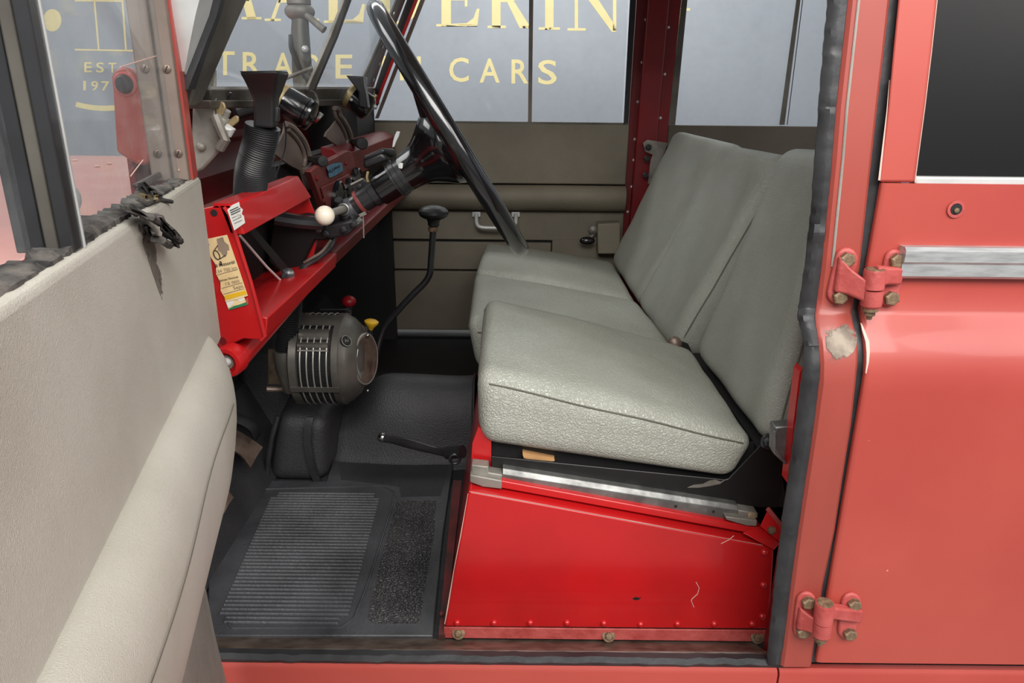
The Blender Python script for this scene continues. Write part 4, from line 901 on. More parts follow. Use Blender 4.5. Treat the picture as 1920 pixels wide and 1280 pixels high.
# outlet elbow and hose on the left
MB().tube([P(535, 655, Y=.5), P(540, 690, Y=.5), P(547, 730, Y=.51)], [.024, .0235, .016], 20, flat=1).build('outlet_duct', M['heater'], he, label='grey outlet duct')
MB().tube([P(500, 729, Y=.52), P(566, 730, Y=.54)], .0055, 8).build('inlet_pipe', M['steel'], he)
MB().lathe(P(548, 730, Y=.53), (1, 0, 0), [(0, .009), (.012, .009)], 6).build('pipe_nut', M['steel'], he)
ho = thing('heater_hose', 'black corrugated hose dropping behind the shelf to the heater', 'hose', P(540, 650, Y=.5))
def corr(pts, r, pitch, amp=.0018):
    pts = smoothcurve(pts, 10); L = [0]
    for a, b in zip(pts, pts[1:]): L.append(L[-1]+(b-a).length)
    n_ = int(L[-1]/pitch*4); out = []; rs = []; j = 0
    for i in range(n_+1):
        s_ = L[-1]*i/n_
        while j < len(L)-2 and L[j+1] < s_: j += 1
        t = (s_-L[j])/max(1e-9, L[j+1]-L[j]); out.append(pts[j].lerp(pts[j+1], t)); rs.append(r+amp*(1, 0, -1, 0)[i % 4])
    return MB().tube(out, rs, 20)
corr([P(548, 540, Y=.5), P(544, 590, Y=.5), P(540, 630, Y=.5), P(537, 660, Y=.5)], .0195, .0046).build('bellows', M['plastic'], ho)
# rusty bare patch of panel seen behind the duct
MB().plate([(503, 655), (530, 655), (530, 720), (503, 720)], .60, .004).build('bare_panel', M['rust'], body)
# ================================================================== dashboard parcel shelf
da = thing('parcel_shelf', 'bright red open parcel shelf of the dashboard with end plate', 'dashboard', (-.36, .5, .45))
EY = .06
ep = [(372, 392), (397, 387), (405, 383), (418, 388), (428, 400), (441, 442), (466, 520), (497, 632), (487, 637), (456, 635), (413, 657), (405, 640), (372, 650)]
MB().plate(ep, EY, .004).build('end_plate', M['red'], da, bevel=.0015)
MB().tube([P(x, y, Y=EY-.001) for x, y in ((420, 388), (430, 402), (444, 446), (470, 527), (497, 630), (489, 637))], .0024, 8).build('end_flange', M['red'], da)
MB().lathe(P(401, 399, Y=EY-.0006), (0, -1, 0), [(0, .0042), (.0004, .004), (.0005, .0003)], 16).build('bolt_hole', M['dark'], da)
MB().lathe(P(417, 639, Y=EY-.0004), (0, -1, 0), [(0, .0052), (.0004, .005), (.0004, .0042), (.0001, .004), (.0001, .0002)], 20).build('blind_hole', M['red_shaded'], da)
# upper beam (lip of the shelf top)
A0 = P(437, 383, Y=EY); A1 = P(459, 440, Y=EY)
yE = .335
xt = A0.x; xb = A1.x
MB().hexa([V((xb, EY, A1.z)), V((xb, yE+.03, A1.z+.003)), V((xb-.018, yE+.03, A1.z+.003)), V((xb-.018, EY, A1.z)), V((xt, EY, A0.z)), V((xt, yE, A0.z+.004)), V((xt-.018, yE, A0.z+.004)), V((xt-.018, EY, A0.z))]).build('upper_beam', M['red'], da, bevel=.002)
MB().bb(xt-.024, xt-.004, EY, yE, A0.z-.004, A0.z+.001).build('shelf_top', M['red'], da)
# lower beam across the cab
B0 = P(497, 632, Y=EY)
sec = [(B0.x, B0.z), (B0.x+.004, B0.z+.024), (B0.x-.004, B0.z+.026), (B0.x-.07, B0.z+.014), (B0.x-.07, B0.z+.006), (B0.x-.008, B0.z-.002)]
MB().loft([[V((x-.0*(y), y, z+.006*(y-.06))) for x, z in sec] for y in (EY+.0045, .44)]).build('lower_beam', M['red'], da, bevel=.0012)
MB().loft([[V((x-.004, y, z+.006*(y-.06))) for x, z in sec] for y in (.445, 1.44)]).build('lower_beam', M['red_shaded'], da, bevel=.0012)  # far length of the same red beam, its shade in the colour
# back and inner walls of the open tray
MB().prism([V((-.385, EY+.0045, .64)), V((-.43, EY+.0045, .47)), V((-.425, EY+.0045, .47)), V((-.38, EY+.0045, .64))], (0, .38, 0)).build('tray_back', M['dark'], da)
MB().prism([P(530, 385, Y=.37), P(574, 362, Y=.37), P(600, 425, Y=.37), P(585, 490, Y=.37), P(575, 500, Y=.37), P(540, 405, Y=.37)], (0, .004, 0)).build('inner_wall', M['red'], da)
MB().prism([V((-.42, EY+.0045, B0.z+.004)), V((B0.x-.004, EY+.0045, B0.z+.022)), V((B0.x-.004, EY+.0045, B0.z+.018)), V((-.42, EY+.0045, B0.z))], (0, .38, 0)).build('tray_floor', M['red'], da)
# centre instrument panel, leaning
IX = -.345
def ip(x, y, d=0): 
    return PL(x, y, (IX+d, .5, .62), (1, 0, -.12))
MB().prism([ip(x, y) for x, y in ((583, 322), (588, 316), (652, 282), (660, 284), (672, 330), (655, 368), (625, 395), (612, 405), (604, 380))], (-.012, 0, 0)).build('instrument_panel', M['instr'], da, bevel=.0015)
MB().prism([ip(x, y, .001) for x, y in ((600, 352), (652, 326), (660, 332), (662, 350), (640, 380), (612, 395))], (.003, 0, 0)).build('panel_recess', M['instr'], da, bevel=.001)
MB().loft([[V((IX-.012-.02*(k), y, z)) for k, z in ((0, .655), (1, .668), (2.2, .672), (2.2, .63), (0, .60))] for y in (.74, 1.43)]).build('far_tray_face', M['red_shaded'], da, bevel=.002)
MB().bb(-.43, -.40, .44, 1.44, .47, .66).build('dash_back', M['dark'], da)
nI = V((1, 0, -.12)).normalized()
for x, y, r_ in ((627, 373, .036), (648, 352, .022), (663, 340, .030), (638, 362, .014)):
    c_ = ip(x, y, .002)
    dl = MB().lathe(c_, nI, [(0, r_), (.010, r_), (.012, r_-.002), (.010, r_-.004), (.009, .0005)], 28).build('gauge', M['gloss'], da)
    MB().lathe(c_+nI*.0095, nI, [(0, r_-.005), (.001, r_-.006), (.0012, .0005)], 24).build('gauge_glass', M['dial'], dl)
for x, y in ((594, 334), (648, 306), (612, 392), (606, 376)):
    MB().lathe(ip(x, y, .001), nI, [(0, .005), (.002, .005), (.003, .003), (.0031, .0003)], 12).build('screw', M['red_shaded'], da)
MB().prism([ip(x, y, .003) for x, y in ((612, 313), (622, 307), (640, 304), (643, 320), (626, 330), (617, 333))], (.0006, 0, 0)).build('blue_tape', M['blue'], da, label='blue tape with ink scribble')
def tapept(u, v): return ip(614+26*u-1*v, 328-12*u-10*v, .0044)
MB().tube([tapept(u, v) for u, v in ((.05, .9), (.12, .2), (.2, .8), (.26, .3), (.34, .1), (.42, .9), (.36, .4), (.5, .45), (.56, .8), (.6, .4), (.66, .8), (.72, .4), (.8, .8), (.84, .4), (.94, .7))], .0007, 5).build('scribble', M['ink'], da)
# ---- red tube eye at the foot of the end plate
MB().tube([P(440, 668, Y=.075), V((P(440, 668, Y=.075).x+.012, .42, P(440, 668, Y=.075).z+.03))], .019, 20).build('support_tube', M['red'], da)
MB().lathe(P(430, 676, Y=.045), (-.15, -1, 0), [(-.012, .020), (.004, .0205), (.009, .0185), (.010, .014), (.004, .0105), (.003, .0005)], 28).build('eye_bush', M['red'], da)
MB().lathe(P(427, 678, Y=.042), (-.15, -1, 0), [(-.002, .0095), (.004, .009), (.0045, .0005)], 18).build('bush_rubber', M['galv_dull'], da)
MB().lathe(P(423, 679, Y=.036), (-.5, -1, 0), [(-.004, .0055), (.010, .005), (.011, .0005)], 12).build('bush_bolt', M['silver'], da)
MB().lathe(P(391, 555, Y=.055), (-.2, -1, .1), [(0, .007), (.008, .006), (.010, .003), (.0105, .0003)], 8).build('screw', M['silver'], da, sharp=20)
# ---- oil change tag and sticker (flat paper on the end plate)
ot = thing('oil_change_tag', 'torn cream oil change tag with drawing and yellow stripe on the red shelf end', 'tag', P(430, 510, Y=EY))
def tg(u, v, d=.0022): # u right, v down
    x = 383+42.5*u+38.5*v+1.5*u*v; y = 449-9*u+117*v-1*u*v
    return P(x, y, Y=EY-d)
MB().prism([tg(*t) for t in ((0, 0), (1, 0), (1.0, .5), (.99, .985), (.6, 1.0), (.03, 1.0), (.05, .93), (-.02, .82), (.08, .7), (.02, .55), (.14, .42), (.04, .30), (.0, .22), (.06, .12))], (0, .0008, 0)).build('paper', M['paper'], ot)
MB().prism([tg(u, v, .0026) for u, v in ((.06, .905), (.98, .895), (.98, .955), (.05, .975))], (0, .0006, 0)).build('yellow_stripe', M['yellow'], ot)
MB().prism([tg(u, v, .0010) for u, v in ((.04, .97), (.82, .97), (.84, 1.12), (.05, 1.13))], (0, .0008, 0)).build('under_paper', M['paper'], ot)
MB().prism([tg(u, v, .0014) for u, v in ((.05, .98), (.32, .98), (.38, 1.02), (.3, 1.05), (.12, 1.10), (.05, 1.09))], (0, .0005, 0)).build('torn_layer', M['white'], ot)
MB().prism([tg(u, v, .0014) for u, v in ((.48, .98), (.8, .98), (.8, 1.03), (.62, 1.05), (.52, 1.01))], (0, .0005, 0)).build('torn_layer', M['white'], ot)
MB().prism([tg(u, v, .0016) for u, v in ((.06, 1.115), (.3, 1.09), (.5, 1.09), (.84, 1.075), (.85, 1.12), (.06, 1.135))], (0, .0005, 0)).build('green_stripe', M['green'], ot)
MB().prism([P(x, y, Y=EY-.0012) for x, y in ((461, 560), (465, 558), (465.5, 570), (461.5, 571))], (0, .0004, 0)).build('red_scrap', M['redpink'], ot)
def line(pts, w_, nm, m='ink', d=.0030):
    MB().tube([tg(u, v, d) for u, v in pts], w_, 5).build(nm, M[m], ot)
def tw(s, u0, u1, v0, h, m='ink', bold=True):
    writing(s, lambda u, v: tg(u0+(u1-u0)*u, v0-h*v, .0030), M[m], 'print', ot, bold=bold)
tw('el Motoröl', .06, .93, .455, .052); tw('Nächster Ölwechsel', .04, .86, .68, .030)
tw('15 000', .28, .86, .755, .045, 'pencil', False); tw('Sept.', .52, .98, .845, .055, 'pencil', False); tw('134 700 km', .05, .95, .545, .05, 'pencil', False)
for v_ in (.56, .775, .87): line(((.06, v_+.01), (.5, v_), (.95, v_-.005)), .0003, 'rule', 'pencil')
# hand pouring from a can, in outline
MB().prism([tg(u, v, .0028) for u, v in ((.52, .03), (.80, .02), (.80, .10), (.92, .16), (.88, .24), (.80, .23), (.74, .29), (.68, .31), (.62, .33), (.56, .31), (.50, .24), (.42, .20), (.48, .12))], (0, .0003, 0)).build('hand_drawing', M['pencil'], ot)
line([(.30+.11*math.cos(t)+.02*math.sin(t), .27+.075*math.sin(t)) for t in [k*.42 for k in range(16)]], .0006, 'cup_outline')
line(((.24, .20), (.48, .13)), .0005, 'cup_outline'); line(((.38, .34), (.66, .30)), .0005, 'cup_outline')
line([(.36+.03*math.cos(t), .40+.022*math.sin(t)) for t in [k*.6 for k in range(12)]], .0005, 'drop')
line(((.0, .07), (.12, .06), (.12, .10), (.0, .105)), .0004, 'box_outline')
sk = thing('white_sticker', 'small torn white sticker at the corner of the red shelf', 'sticker', P(440, 405, Y=EY))
def skp(u, v, d=.0012):
    x = 425+24*u+13*v; y = 389-11*u+43*v
    return PL(x, y, (A0.x+.0004+d, 0, A0.z), (A0.z-A1.z, 0, A1.x-A0.x))
MB().prism([skp(*t) for t in ((.0, .1), (.5, .0), (.95, .0), (.9, .2), (1.05, .35), (.88, .5), (.98, .62), (.92, .9), (.5, .95), (.05, 1.0))], (.0005, 0, 0)).build('paper', M['white'], sk)
for v_, a, b in ((.18, .15, .8), (.27, .15, .9), (.36, .15, .85), (.5, .15, .5), (.62, .15, .8), (.75, .2, .8)):
    MB().tube([skp(a, v_, .0018), skp(b, v_, .0018)], .0006 if v_ < .45 else .0003, 5).build('print_line', M['ink'], sk)
writing('76', lambda u, v: skp(.55+.3*u, .60-.14*v, .0018), M['pencil'], 'handwriting', sk)
# ================================================================== bracket and steering support inside the tray
ss = thing('steering_support', 'black steel support box and brace under the steering column', 'bracket', P(540, 480, Y=.3))
MB().prism([P(510, 412, Y=.36), P(575, 400, Y=.36), P(620, 408, Y=.36), P(612, 452, Y=.36), P(590, 450, Y=.36), P(576, 480, Y=.36), P(548, 535, Y=.36), P(500, 490, Y=.36)], (0, .05, 0)).build('support_box', M['black_paint'], ss, bevel=.004)
MB().tube([P(515, 409, Y=.34), P(560, 416, Y=.35), P(606, 420, Y=.36)], .012, 10).build('edge_roll', M['satin'], ss)
MB().tube([P(450, 442, Y=.16), P(500, 500, Y=.24), P(541, 540, Y=.30)], .0019, 8).build('brace_rod', M['silver'], ss)
MB().sheet([[P(466, 432, Y=.21), P(476, 428, Y=.22)], [P(533, 514, Y=.285), P(543, 507, Y=.295)], [P(541, 527, Y=.295), P(552, 519, Y=.305)]], (0, .004, 0)).build('brace_bar', M['black_paint'], ss)
MB().lathe(P(540, 514, Y=.285), (.3, -1, .3), [(0, .010), (.003, .010), (.005, .006), (.006, .0005)], 14).build('brace_bolt', M['satin'], ss)
MB().tube(smoothcurve([P(625, 445, Y=.38), P(615, 465, Y=.36), P(595, 482, Y=.35), P(572, 497, Y=.34), P(563, 520, Y=.34)], 5), .006, 8).build('cable_sleeve', M['satin'], ss)
MB().tube(smoothcurve([P(620, 450, Y=.36), P(603, 472, Y=.345), P(580, 486, Y=.335), P(570, 492, Y=.335)], 5), .0022, 6).build('wire', M['steel'], ss)
# ================================================================== steering column
CW = P(855, 263, Y=.42); WC = P(848, 252, Y=.42); cn = V((.845, .065, .53)).normalized()
ce1 = cn.cross(V((0, 1, 0))).normalized(); ce2 = cn.cross(ce1)
co = thing('steering_column', 'large black steering wheel on its column with clamps and ivory knob lever', 'steering wheel', CW-cn*.2)
def ca(s_): return CW-cn*s_
def cl(prof, n=32): return MB().lathe(CW, -cn, prof, n)
cl([(.088, .0302), (.108, .0298), (.109, .0315), (.117, .0315), (.118, .0300), (.122, .0300), (.1225, .028)]).build('outer_sleeve', M['satin'], co)
cl([(.118, .026), (.119, .0282), (.152, .0268), (.154, .025), (.156, .020)]).build('clamp_sleeve', M['gloss'], co)
cl([(.152, .021), (.153, .0225), (.166, .0222), (.167, .0195), (.186, .0192), (.187, .0205), (.192, .0205), (.193, .0178), (.206, .0170)]).build('inner_tube', M['satin'], co)
cl([(.186, .0208), (.1885, .0212), (.192, .0208)]).build('worn_band', M['instr'], co)
cl([(.198, .0165), (.206, .0185), (.214, .0195), (.222, .0182), (.229, .0135), (.232, .007), (.2325, .0005)]).build('switch_dome', M['dome'], co)
cl([(.22, .011), (.30, .012), (.36, .012)]).build('lower_tube', M['satin'], co)
for k in range(4):
    a_ = math.radians(200+k*14); MB().tube([CW-cn*.121+(ce1*math.cos(a_)+ce2*math.sin(a_))*.0278, CW-cn*.151+(ce1*math.cos(a_)+ce2*math.sin(a_))*.0266], .0012, 6).build('sleeve_rib', M['satin'], co)
def cp(x, y, Y): return P(x, y, Y=Y)
# dome ears
MB().tube([cp(640, 388, .40), cp(634, 374, .39)], [.008, .0065], 12).build('dome_ear', M['satin'], co)
MB().tube([cp(655, 400, .40), cp(664, 413, .39)], [.009, .0065], 12).build('dome_ear', M['satin'], co)
# ivory knob lever toward the doorway
lv0 = cp(645, 392, .390)
MB().tube([lv0, cp(628, 397, .34), cp(617, 401, .32)], [.0066, .006, .0056], 12).build('knob_stem', M['galv_dull'], co)
MB().ball(cp(609, 404, .305), .0152, 24).build('ivory_knob', M['ivory'], co, label='ivory ball knob')
MB().torus(lv0+V((0, -.003, 0)), lv0-cp(628, 397, .34), .0085, .0022, 24, 8).build('stem_collar', M['galv'], co)
# clamp screw plate with bolt
def onc(s_, a, r): return ca(s_) + (ce1*math.cos(a)+ce2*math.sin(a))*r
fa = None
tgt = P(752, 311, Y=.385)
bx = MB(); bx.lathe(P(753, 311, Y=.3925), (0, -1, .3), [(0, .011), (.001, .011), (.0012, .0095), (.001, .009), (.001, .0005)], 24); bx.build('clamp_recess', M['dark'], co)
MB().lathe(P(753, 312, Y=.392), (0, -1, .3), [(0, .0068), (.005, .0068), (.0065, .005), (.0067, .0004)], 6).build('clamp_bolt', M['galv'], co, sharp=20)
# small relay plate and bolts ahead of sleeve
MB().plate([(657, 345), (680, 334), (686, 344), (686, 352), (668, 360), (662, 358)], .41, .012).build('relay_plate', M['plastic'], co, bevel=.001)
MB().tube([P(658, 346, Y=.409), P(680, 335, Y=.409)], .0016, 6).build('plate_edge', M['fin'], co)
MB().lathe(P(674, 349, Y=.409), (0, -1, 0), [(0, .0046), (.003, .0046), (.0035, .0028), (.006, .0026), (.0062, .0004)], 6).build('plate_bolt', M['satin'], co, sharp=20)
MB().plate([(795, 288), (815, 282), (826, 296), (806, 322), (780, 335), (762, 352), (757, 346)], .40, .004)
# indicator switch box with silver lever
MB().hexa([P(683, 318, Y=.40), P(728, 300, Y=.40), P(735, 300, Y=.46), P(690, 318, Y=.46), P(678, 300, Y=.40), P(716, 283, Y=.40), P(728, 280, Y=.46), P(690, 297, Y=.46)]).build('indicator_box', M['plastic'], co, bevel=.006, seg=3)
MB().hexa([P(679, 301, Y=.398), P(722, 285, Y=.398), P(746, 292, Y=.455), P(700, 305, Y=.455), P(682, 292, Y=.40), P(718, 276, Y=.40), P(740, 278, Y=.45), P(700, 290, Y=.45)]).build('indicator_cap', M['plastic'], co, bevel=.006, seg=3)
MB().sheet([[P(735, 276, Y=.42), P(739, 276, Y=.42)], [P(737, 264, Y=.42), P(743, 265, Y=.42)], [P(740, 254, Y=.42), P(748, 255, Y=.42)], [P(744, 246, Y=.42), P(750, 247, Y=.42)]], (0, .003, 0)).build('indicator_lever', M['silver'], co, bevel=.0008, label='short silver indicator lever')
MB().tube(smoothcurve([P(690, 322, Y=.39), P(688, 332, Y=.385), P(690, 341, Y=.385)], 4), .0022, 6).build('wire', M['brass'], co)
MB().tube([P(681, 405, Y=.40), P(682, 446, Y=.40)], .0012, 6).build('wire', M['fin'], co)
MB().plate([(672, 402), (684, 396), (687, 402), (676, 407)], .39, .004).build('cable_clip', M['galv_dull'], co)
MB().prism([P(596, 432, Y=.36), P(612, 424, Y=.36), P(660, 412, Y=.36), P(672, 424, Y=.36), P(650, 442, Y=.36), P(615, 448, Y=.36)], (0, .05, 0)).build('column_bracket', M['satin'], co, bevel=.003)
for x, y in ((598, 431), (612, 437), (645, 430), (664, 420)):
    MB().lathe(P(x, y, Y=.358), (0, -1, 0), [(0, .006), (.006, .006), (.008, .003), (.0082, .0004)], 6).build('bracket_nut', M['satin'], co, sharp=20)
# ================================================================== steering wheel
WR = .2155
# tilt of rim plane a touch toward the doorway so that it shows edge on
wn = V((.855, .030, .515)).normalized()
wn = V((.848, .082, .522)).normalized()
sw = MB().torus(WC, wn, WR, .0138, 96, 14).build('steering_wheel', M['gloss'], co, label='large black bakelite steering wheel')
w1 = wn.cross(V((0, 1, 0))).normalized(); w2 = wn.cross(w1)
mb = MB()
# finger ridges under the lower rim
for i in range(30):
    a = math.radians(-160+i*4.6)
    d = w1*math.cos(a)+w2*math.sin(a)
    mb.ball(WC+d*(WR-.0105)-wn*.009, .0062, 8)
stuff(mb.build('finger_ridges', M['gloss'], sw))
MB().lathe(CW, -cn, [(-.006, .0005), (-.006, .030), (.004, .058), (.014, .0645), (.024, .0645), (.034, .0605), (.042, .0545), (.050, .048), (.058, .042), (.066, .0368), (.075, .0335), (.09, .0312), (.10, .0302)], 48).build('hub', M['gloss'], sw)
for k in range(3):
    a = math.radians(90+120*k)+math.radians(-90)
    d = w1*math.cos(a)+w2*math.sin(a); e = wn.cross(d)
    rows = []
    for r_, wd, th, dz in ((.03, .040, .014, -.030), (.06, .034, .012, -.020), (.10, .020, .009, -.010), (.15, .0145, .008, -.003), (.19, .014, .008, 0), (.213, .016, .009, 0)):
        c = CW.lerp(WC, r_/.213)+d*r_+wn*dz*.9
        rows.append([c+(e*math.cos(t)*wd+wn*math.sin(t)*th) for t in [2*math.pi*j/12 for j in range(12)]])
    MB().loft(rows).build('spoke', M['gloss'], sw)
# ================================================================== windscreen
ws = thing('windscreen', 'raked two pane windscreen in grey metal frame', 'windscreen', P(560, 170, X=-.40))
wp0 = V((-.355, .10, .775)); wnn = V((1, .0446, -.43))
def wq(x, y, d=0): return PL(x, y, wp0+V((d, 0, 0)), wnn)
wdir = V((-.012, 0, .004))
def wbar(rows_, nm, m, d=0, t=.014, **k):
    rows_ = list(rows_); (p0, p1), (q0, q1) = rows_[-2], rows_[-1]
    if q0[1] < 0:
        yn = -220 if q0[0] > 550 else -520; kk = (yn-p0[1])/(q0[1]-p0[1]); k2 = (yn-p1[1])/(q1[1]-p1[1])
        rows_.append(((p0[0]+(q0[0]-p0[0])*kk, yn), (p1[0]+(q1[0]-p1[0])*k2, yn)))
    mb = MB(); mb.loft([[wq(a[0], a[1], d), wq(b[0], b[1], d), wq(b[0], b[1], d)-V((t, 0, 0)), wq(a[0], a[1], d)-V((t, 0, 0))] for a, b in rows_]); return mb.build(nm, M[m], ws, **k)
wbar([((356, 202), (378, 196)), ((372, 140), (402, 140)), ((402, 60), (437, 60)), ((425, -40), (482, -40))], 'side_frame', 'greyframe', .0, .02, bevel=.003)
wbar([((352, 168), (366, 168)), ((374, 112), (384, 112)), ((406, 30), (414, 30)), ((424, -40), (432, -40))], 'side_rubber', 'rubber', .004, .02)
wbar([((346, 134), (356, 158)), ((354, 90), (386, 94)), ((366, 30), (409, 30)), ((384, -40), (430, -40))], 'outer_frame', 'silver', -.004, .03, label='bright outer metal edge')
wbar([((396, 162), (396, 168)), ((700, 163), (700, 166))], 'glass_bead', 'silver', .001, .012)
wbar([((396, 167), (396, 190)), ((712, 165), (712, 186))], 'lower_frame', 'greyframe', .002, .022, bevel=.002)
wbar([((396, 188), (396, 204)), ((712, 186), (712, 196))], 'lower_ledge', 'greyframe', .010, .03, bevel=.002)
wbar([((577, 168), (588, 168)), ((620, 70), (630, 70)), ((662, -40), (670, -40))], 'divider', 'galv_dull', .002, .006, bevel=.0015)
wbar([((589, 168), (592, 168)), ((631, 70), (634, 70)), ((671, -40), (674, -40))], 'divider_rubber', 'rubber', .002, .006)
wbar([((678, 160), (700, 165)), ((714, 80), (729, 80)), ((762, -40), (776, -40))], 'side_frame', 'greyframe', .0, .008, bevel=.002)
gl1 = [wq(390, 165, -.006), wq(580, 165, -.006), wq(738, -220, -.006), wq(657, -520, -.006)]
MB().prism(gl1, (-.004, 0, 0)).build('window_pane', M['glass'], ws)
MB().prism([wq(586, 165, -.006), wq(690, 165, -.006), wq(840, -220, -.006), wq(742, -220, -.006)], (-.004, 0, 0)).build('window_pane', M['glass'], ws)
for x, y in ((429, 178), (575, 171), (589, 171)):
    MB().lathe(wq(x, y, .004), (1, 0, -.43), [(0, .004), (.002, .004), (.003, .0005)], 10).build('screw', M['satin'], ws)
for x, y in ((738, 25), (717, 88), (711, 120), (700, 150)):
    MB().lathe(wq(x, y, .002), (1, 0, -.43), [(0, .005), (.002, .005), (.003, .0005)], 10).build('screw', M['silver'], ws)
# far windscreen post: black slot, red flange
def far(x, y, d=0): return P(x, y, Y=1.43+d)
MB().loft([[far(a, y, .012), far(b, y, .012), far(b, y, .03), far(a, y, .03)] for y, a, b in upto([(-60, 790, 806), (0, 763, 782), (120, 718, 735), (205, 690, 706)], -220)]).build('far_post', M['dark'], body)
MB().loft([[far(a, y), far(b, y), far(b, y, .02), far(a, y, .02)] for y, a, b in upto([(-60, 802, 810), (0, 777, 784), (120, 731, 737), (195, 702, 708)], -220)]).build('far_post_flange', M['red'], body)
MB().prism([far(694, 165, -.01), far(702, 135, -.01), far(703, 205, -.01), far(692, 200, -.01)], (0, .004, 0)).build('far_post_bracket', M['silver'], body)
# wing bolt on the near bracket
wb = thing('wing_bolt', 'tarnished wing nut and bolt at the foot of the near windscreen post', 'bolt', P(412, 225, Y=.10))
MB().tube([P(416, 236, Y=.11), P(426, 207, Y=.105)], .0046, 10).build('stud', M['galv_dull'], wb)
MB().lathe(P(414, 234, Y=.105), P(424, 212, Y=.105)-P(414, 234, Y=.105), [(-.004, .010), (.004, .010), (.010, .0075), (.011, .005)], 12).build('hub', M['galv_dull'], wb)
for pix in (((410, 224), (403, 212), (404, 196), (411, 189), (420, 192), (423, 202), (418, 214)), ((420, 238), (430, 224), (440, 216), (447, 218), (447, 228), (438, 235), (427, 242))):
    MB().plate(pix, .100, .004).build('wing', M['brass'], wb, bevel=.0015)
MB().tube([P(424, 240, Y=.10), P(433, 244, Y=.10), P(428, 254, Y=.10)], [.006, .006, .004], 10).build('washer_tongue', M['silver'], wb)
# ================================================================== demister nozzles
dm = thing('demister_nozzle', 'black flared demister nozzle on ribbed hose at the near side', 'nozzle', P(470, 345, Y=.25))
def nz(pixL, pixR, Y, dep): return [P(pixL[0], pixL[1], Y=Y), P(pixR[0], pixR[1], Y=Y), P(pixR[0], pixR[1], Y=Y)+V((-.004, dep, 0)), P(pixL[0], pixL[1], Y=Y)+V((-.004, dep, 0))]
MB().loft([nz((446, 134), (523, 133), .10, .06), nz((456, 150), (521, 150), .11, .05), nz((467, 172), (518, 172), .125, .04), nz((473, 186), (514, 186), .13, .035), nz((474, 200), (514, 200), .135, .034), nz((474, 240), (513, 241), .135, .034)]).build('flare', M['plastic'], dm, bevel=.004, seg=3)
MB().loft([nz((449, 133.5), (520, 132.5), .101, .056), nz((455, 138), (519, 137), .106, .05)]).build('mouth', M['dark'], dm)
MB().plate([(514, 200), (521, 203), (521, 228), (514, 230)], .14, .01).build('side_tab', M['plastic'], dm, bevel=.001)
corr([P(493, 236, Y=.153), P(489, 262, Y=.155), P(481, 290, Y=.158), P(473, 318, Y=.165), P(470, 345, Y=.18), P(468, 372, Y=.20)], .0212, .0026, .0007).build('bellows', M['plastic'], dm)
dm2 = thing('demister_nozzle', 'smaller black demister nozzle behind the far wiper motor', 'nozzle', P(672, 190, Y=1.0))
MB().loft([nz((648, 141), (680, 143), .82, .08), nz((660, 156), (682, 160), .82, .06), nz((672, 172), (686, 176), .82, .05), nz((672, 200), (690, 204), .82, .05)]).build('flare', M['plastic'], dm2, bevel=.003)
# ================================================================== wiper motors
wm = thing('wiper_motor', 'black cylindrical wiper motor with silver park lever nearest the camera', 'wiper motor', P(555, 205, Y=.42))
a_, b_ = P(524, 184, Y=.35), P(582, 217, Y=.35); ax_ = (b_-a_)
L_ = ax_.length
MB().lathe(a_, ax_, [(-.006, .012), (-.002, .021), (0, .023), (.002, .0235), (L_-.008, .0235), (L_-.007, .0215), (L_-.003, .0215), (L_-.002, .0235), (L_+.002, .0225), (L_+.004, .018), (L_+.005, .0005)], 32).build('motor_can', M['gloss'], wm)
MB().lathe(a_, ax_, [(-.004, .0225), (.003, .0243), (.009, .0243), (.0095, .0236)], 32).build('end_band', M['brass'], wm)
MB().lathe(P(530, 186, Y=.330), (0, -1, .1), [(0, .004), (.002, .004), (.0028, .0025), (.003, .0003)], 12).build('screw', M['silver'], wm)
MB().tube(smoothcurve([P(583, 226, Y=.345), P(590, 227, Y=.34), P(598, 220, Y=.335), P(603, 212, Y=.335)], 4), [.003]*5+[.0036]*4+[.004]*4, 10).build('park_lever', M['chrome'], wm, label='silver park lever')
MB().tube([P(530, 196, Y=.37), P(500, 198, Y=.36), P(460, 204, Y=.34), P(440, 210, Y=.33)], .012, 12).build('mount_arm', M['satin'], wm)
MB().tube(smoothcurve([P(582, 170, Y=.41), P(590, 174, Y=.41), P(596, 190, Y=.40), P(594, 206, Y=.40), P(590, 218, Y=.40)], 5), .0018, 6).build('wire', M['rag'], wm)
MB().tube(smoothcurve([P(532, 228, Y=.38), P(536, 250, Y=.37), P(534, 280, Y=.37), P(524, 310, Y=.36), P(516, 335, Y=.34)], 5), .0013, 6).build('wire', M['plastic'], wm)
wm2 = thing('wiper_motor', 'second wiper motor with brass end band near the far pillar', 'wiper motor', P(675, 190, Y=1.05))
a_, b_ = P(655, 178, Y=.92), P(692, 204, Y=.92); ax_ = b_-a_; L_ = ax_.length
MB().lathe(a_, ax_, [(-.006, .014), (-.002, .026), (0, .029), (L_-.006, .030), (L_, .028), (L_+.005, .02), (L_+.006, .0005)], 28).build('motor_can', M['gloss'], wm2)
MB().lathe(a_, ax_, [(-.004, .027), (.001, .031), (.010, .031), (.0105, .030)], 28).build('end_band', M['brass'], wm2)
MB().ball(P(659, 187, Y=.89), .004).build('screw', M['silver'], wm2)
MB().ball(P(703, 200, Y=.92), .005).build('terminal', M['silver'], wm2)
MB().tube([P(700, 186, Y=.92), P(706, 178, Y=.92)], .003, 8).build('park_lever', M['brass'], wm2)
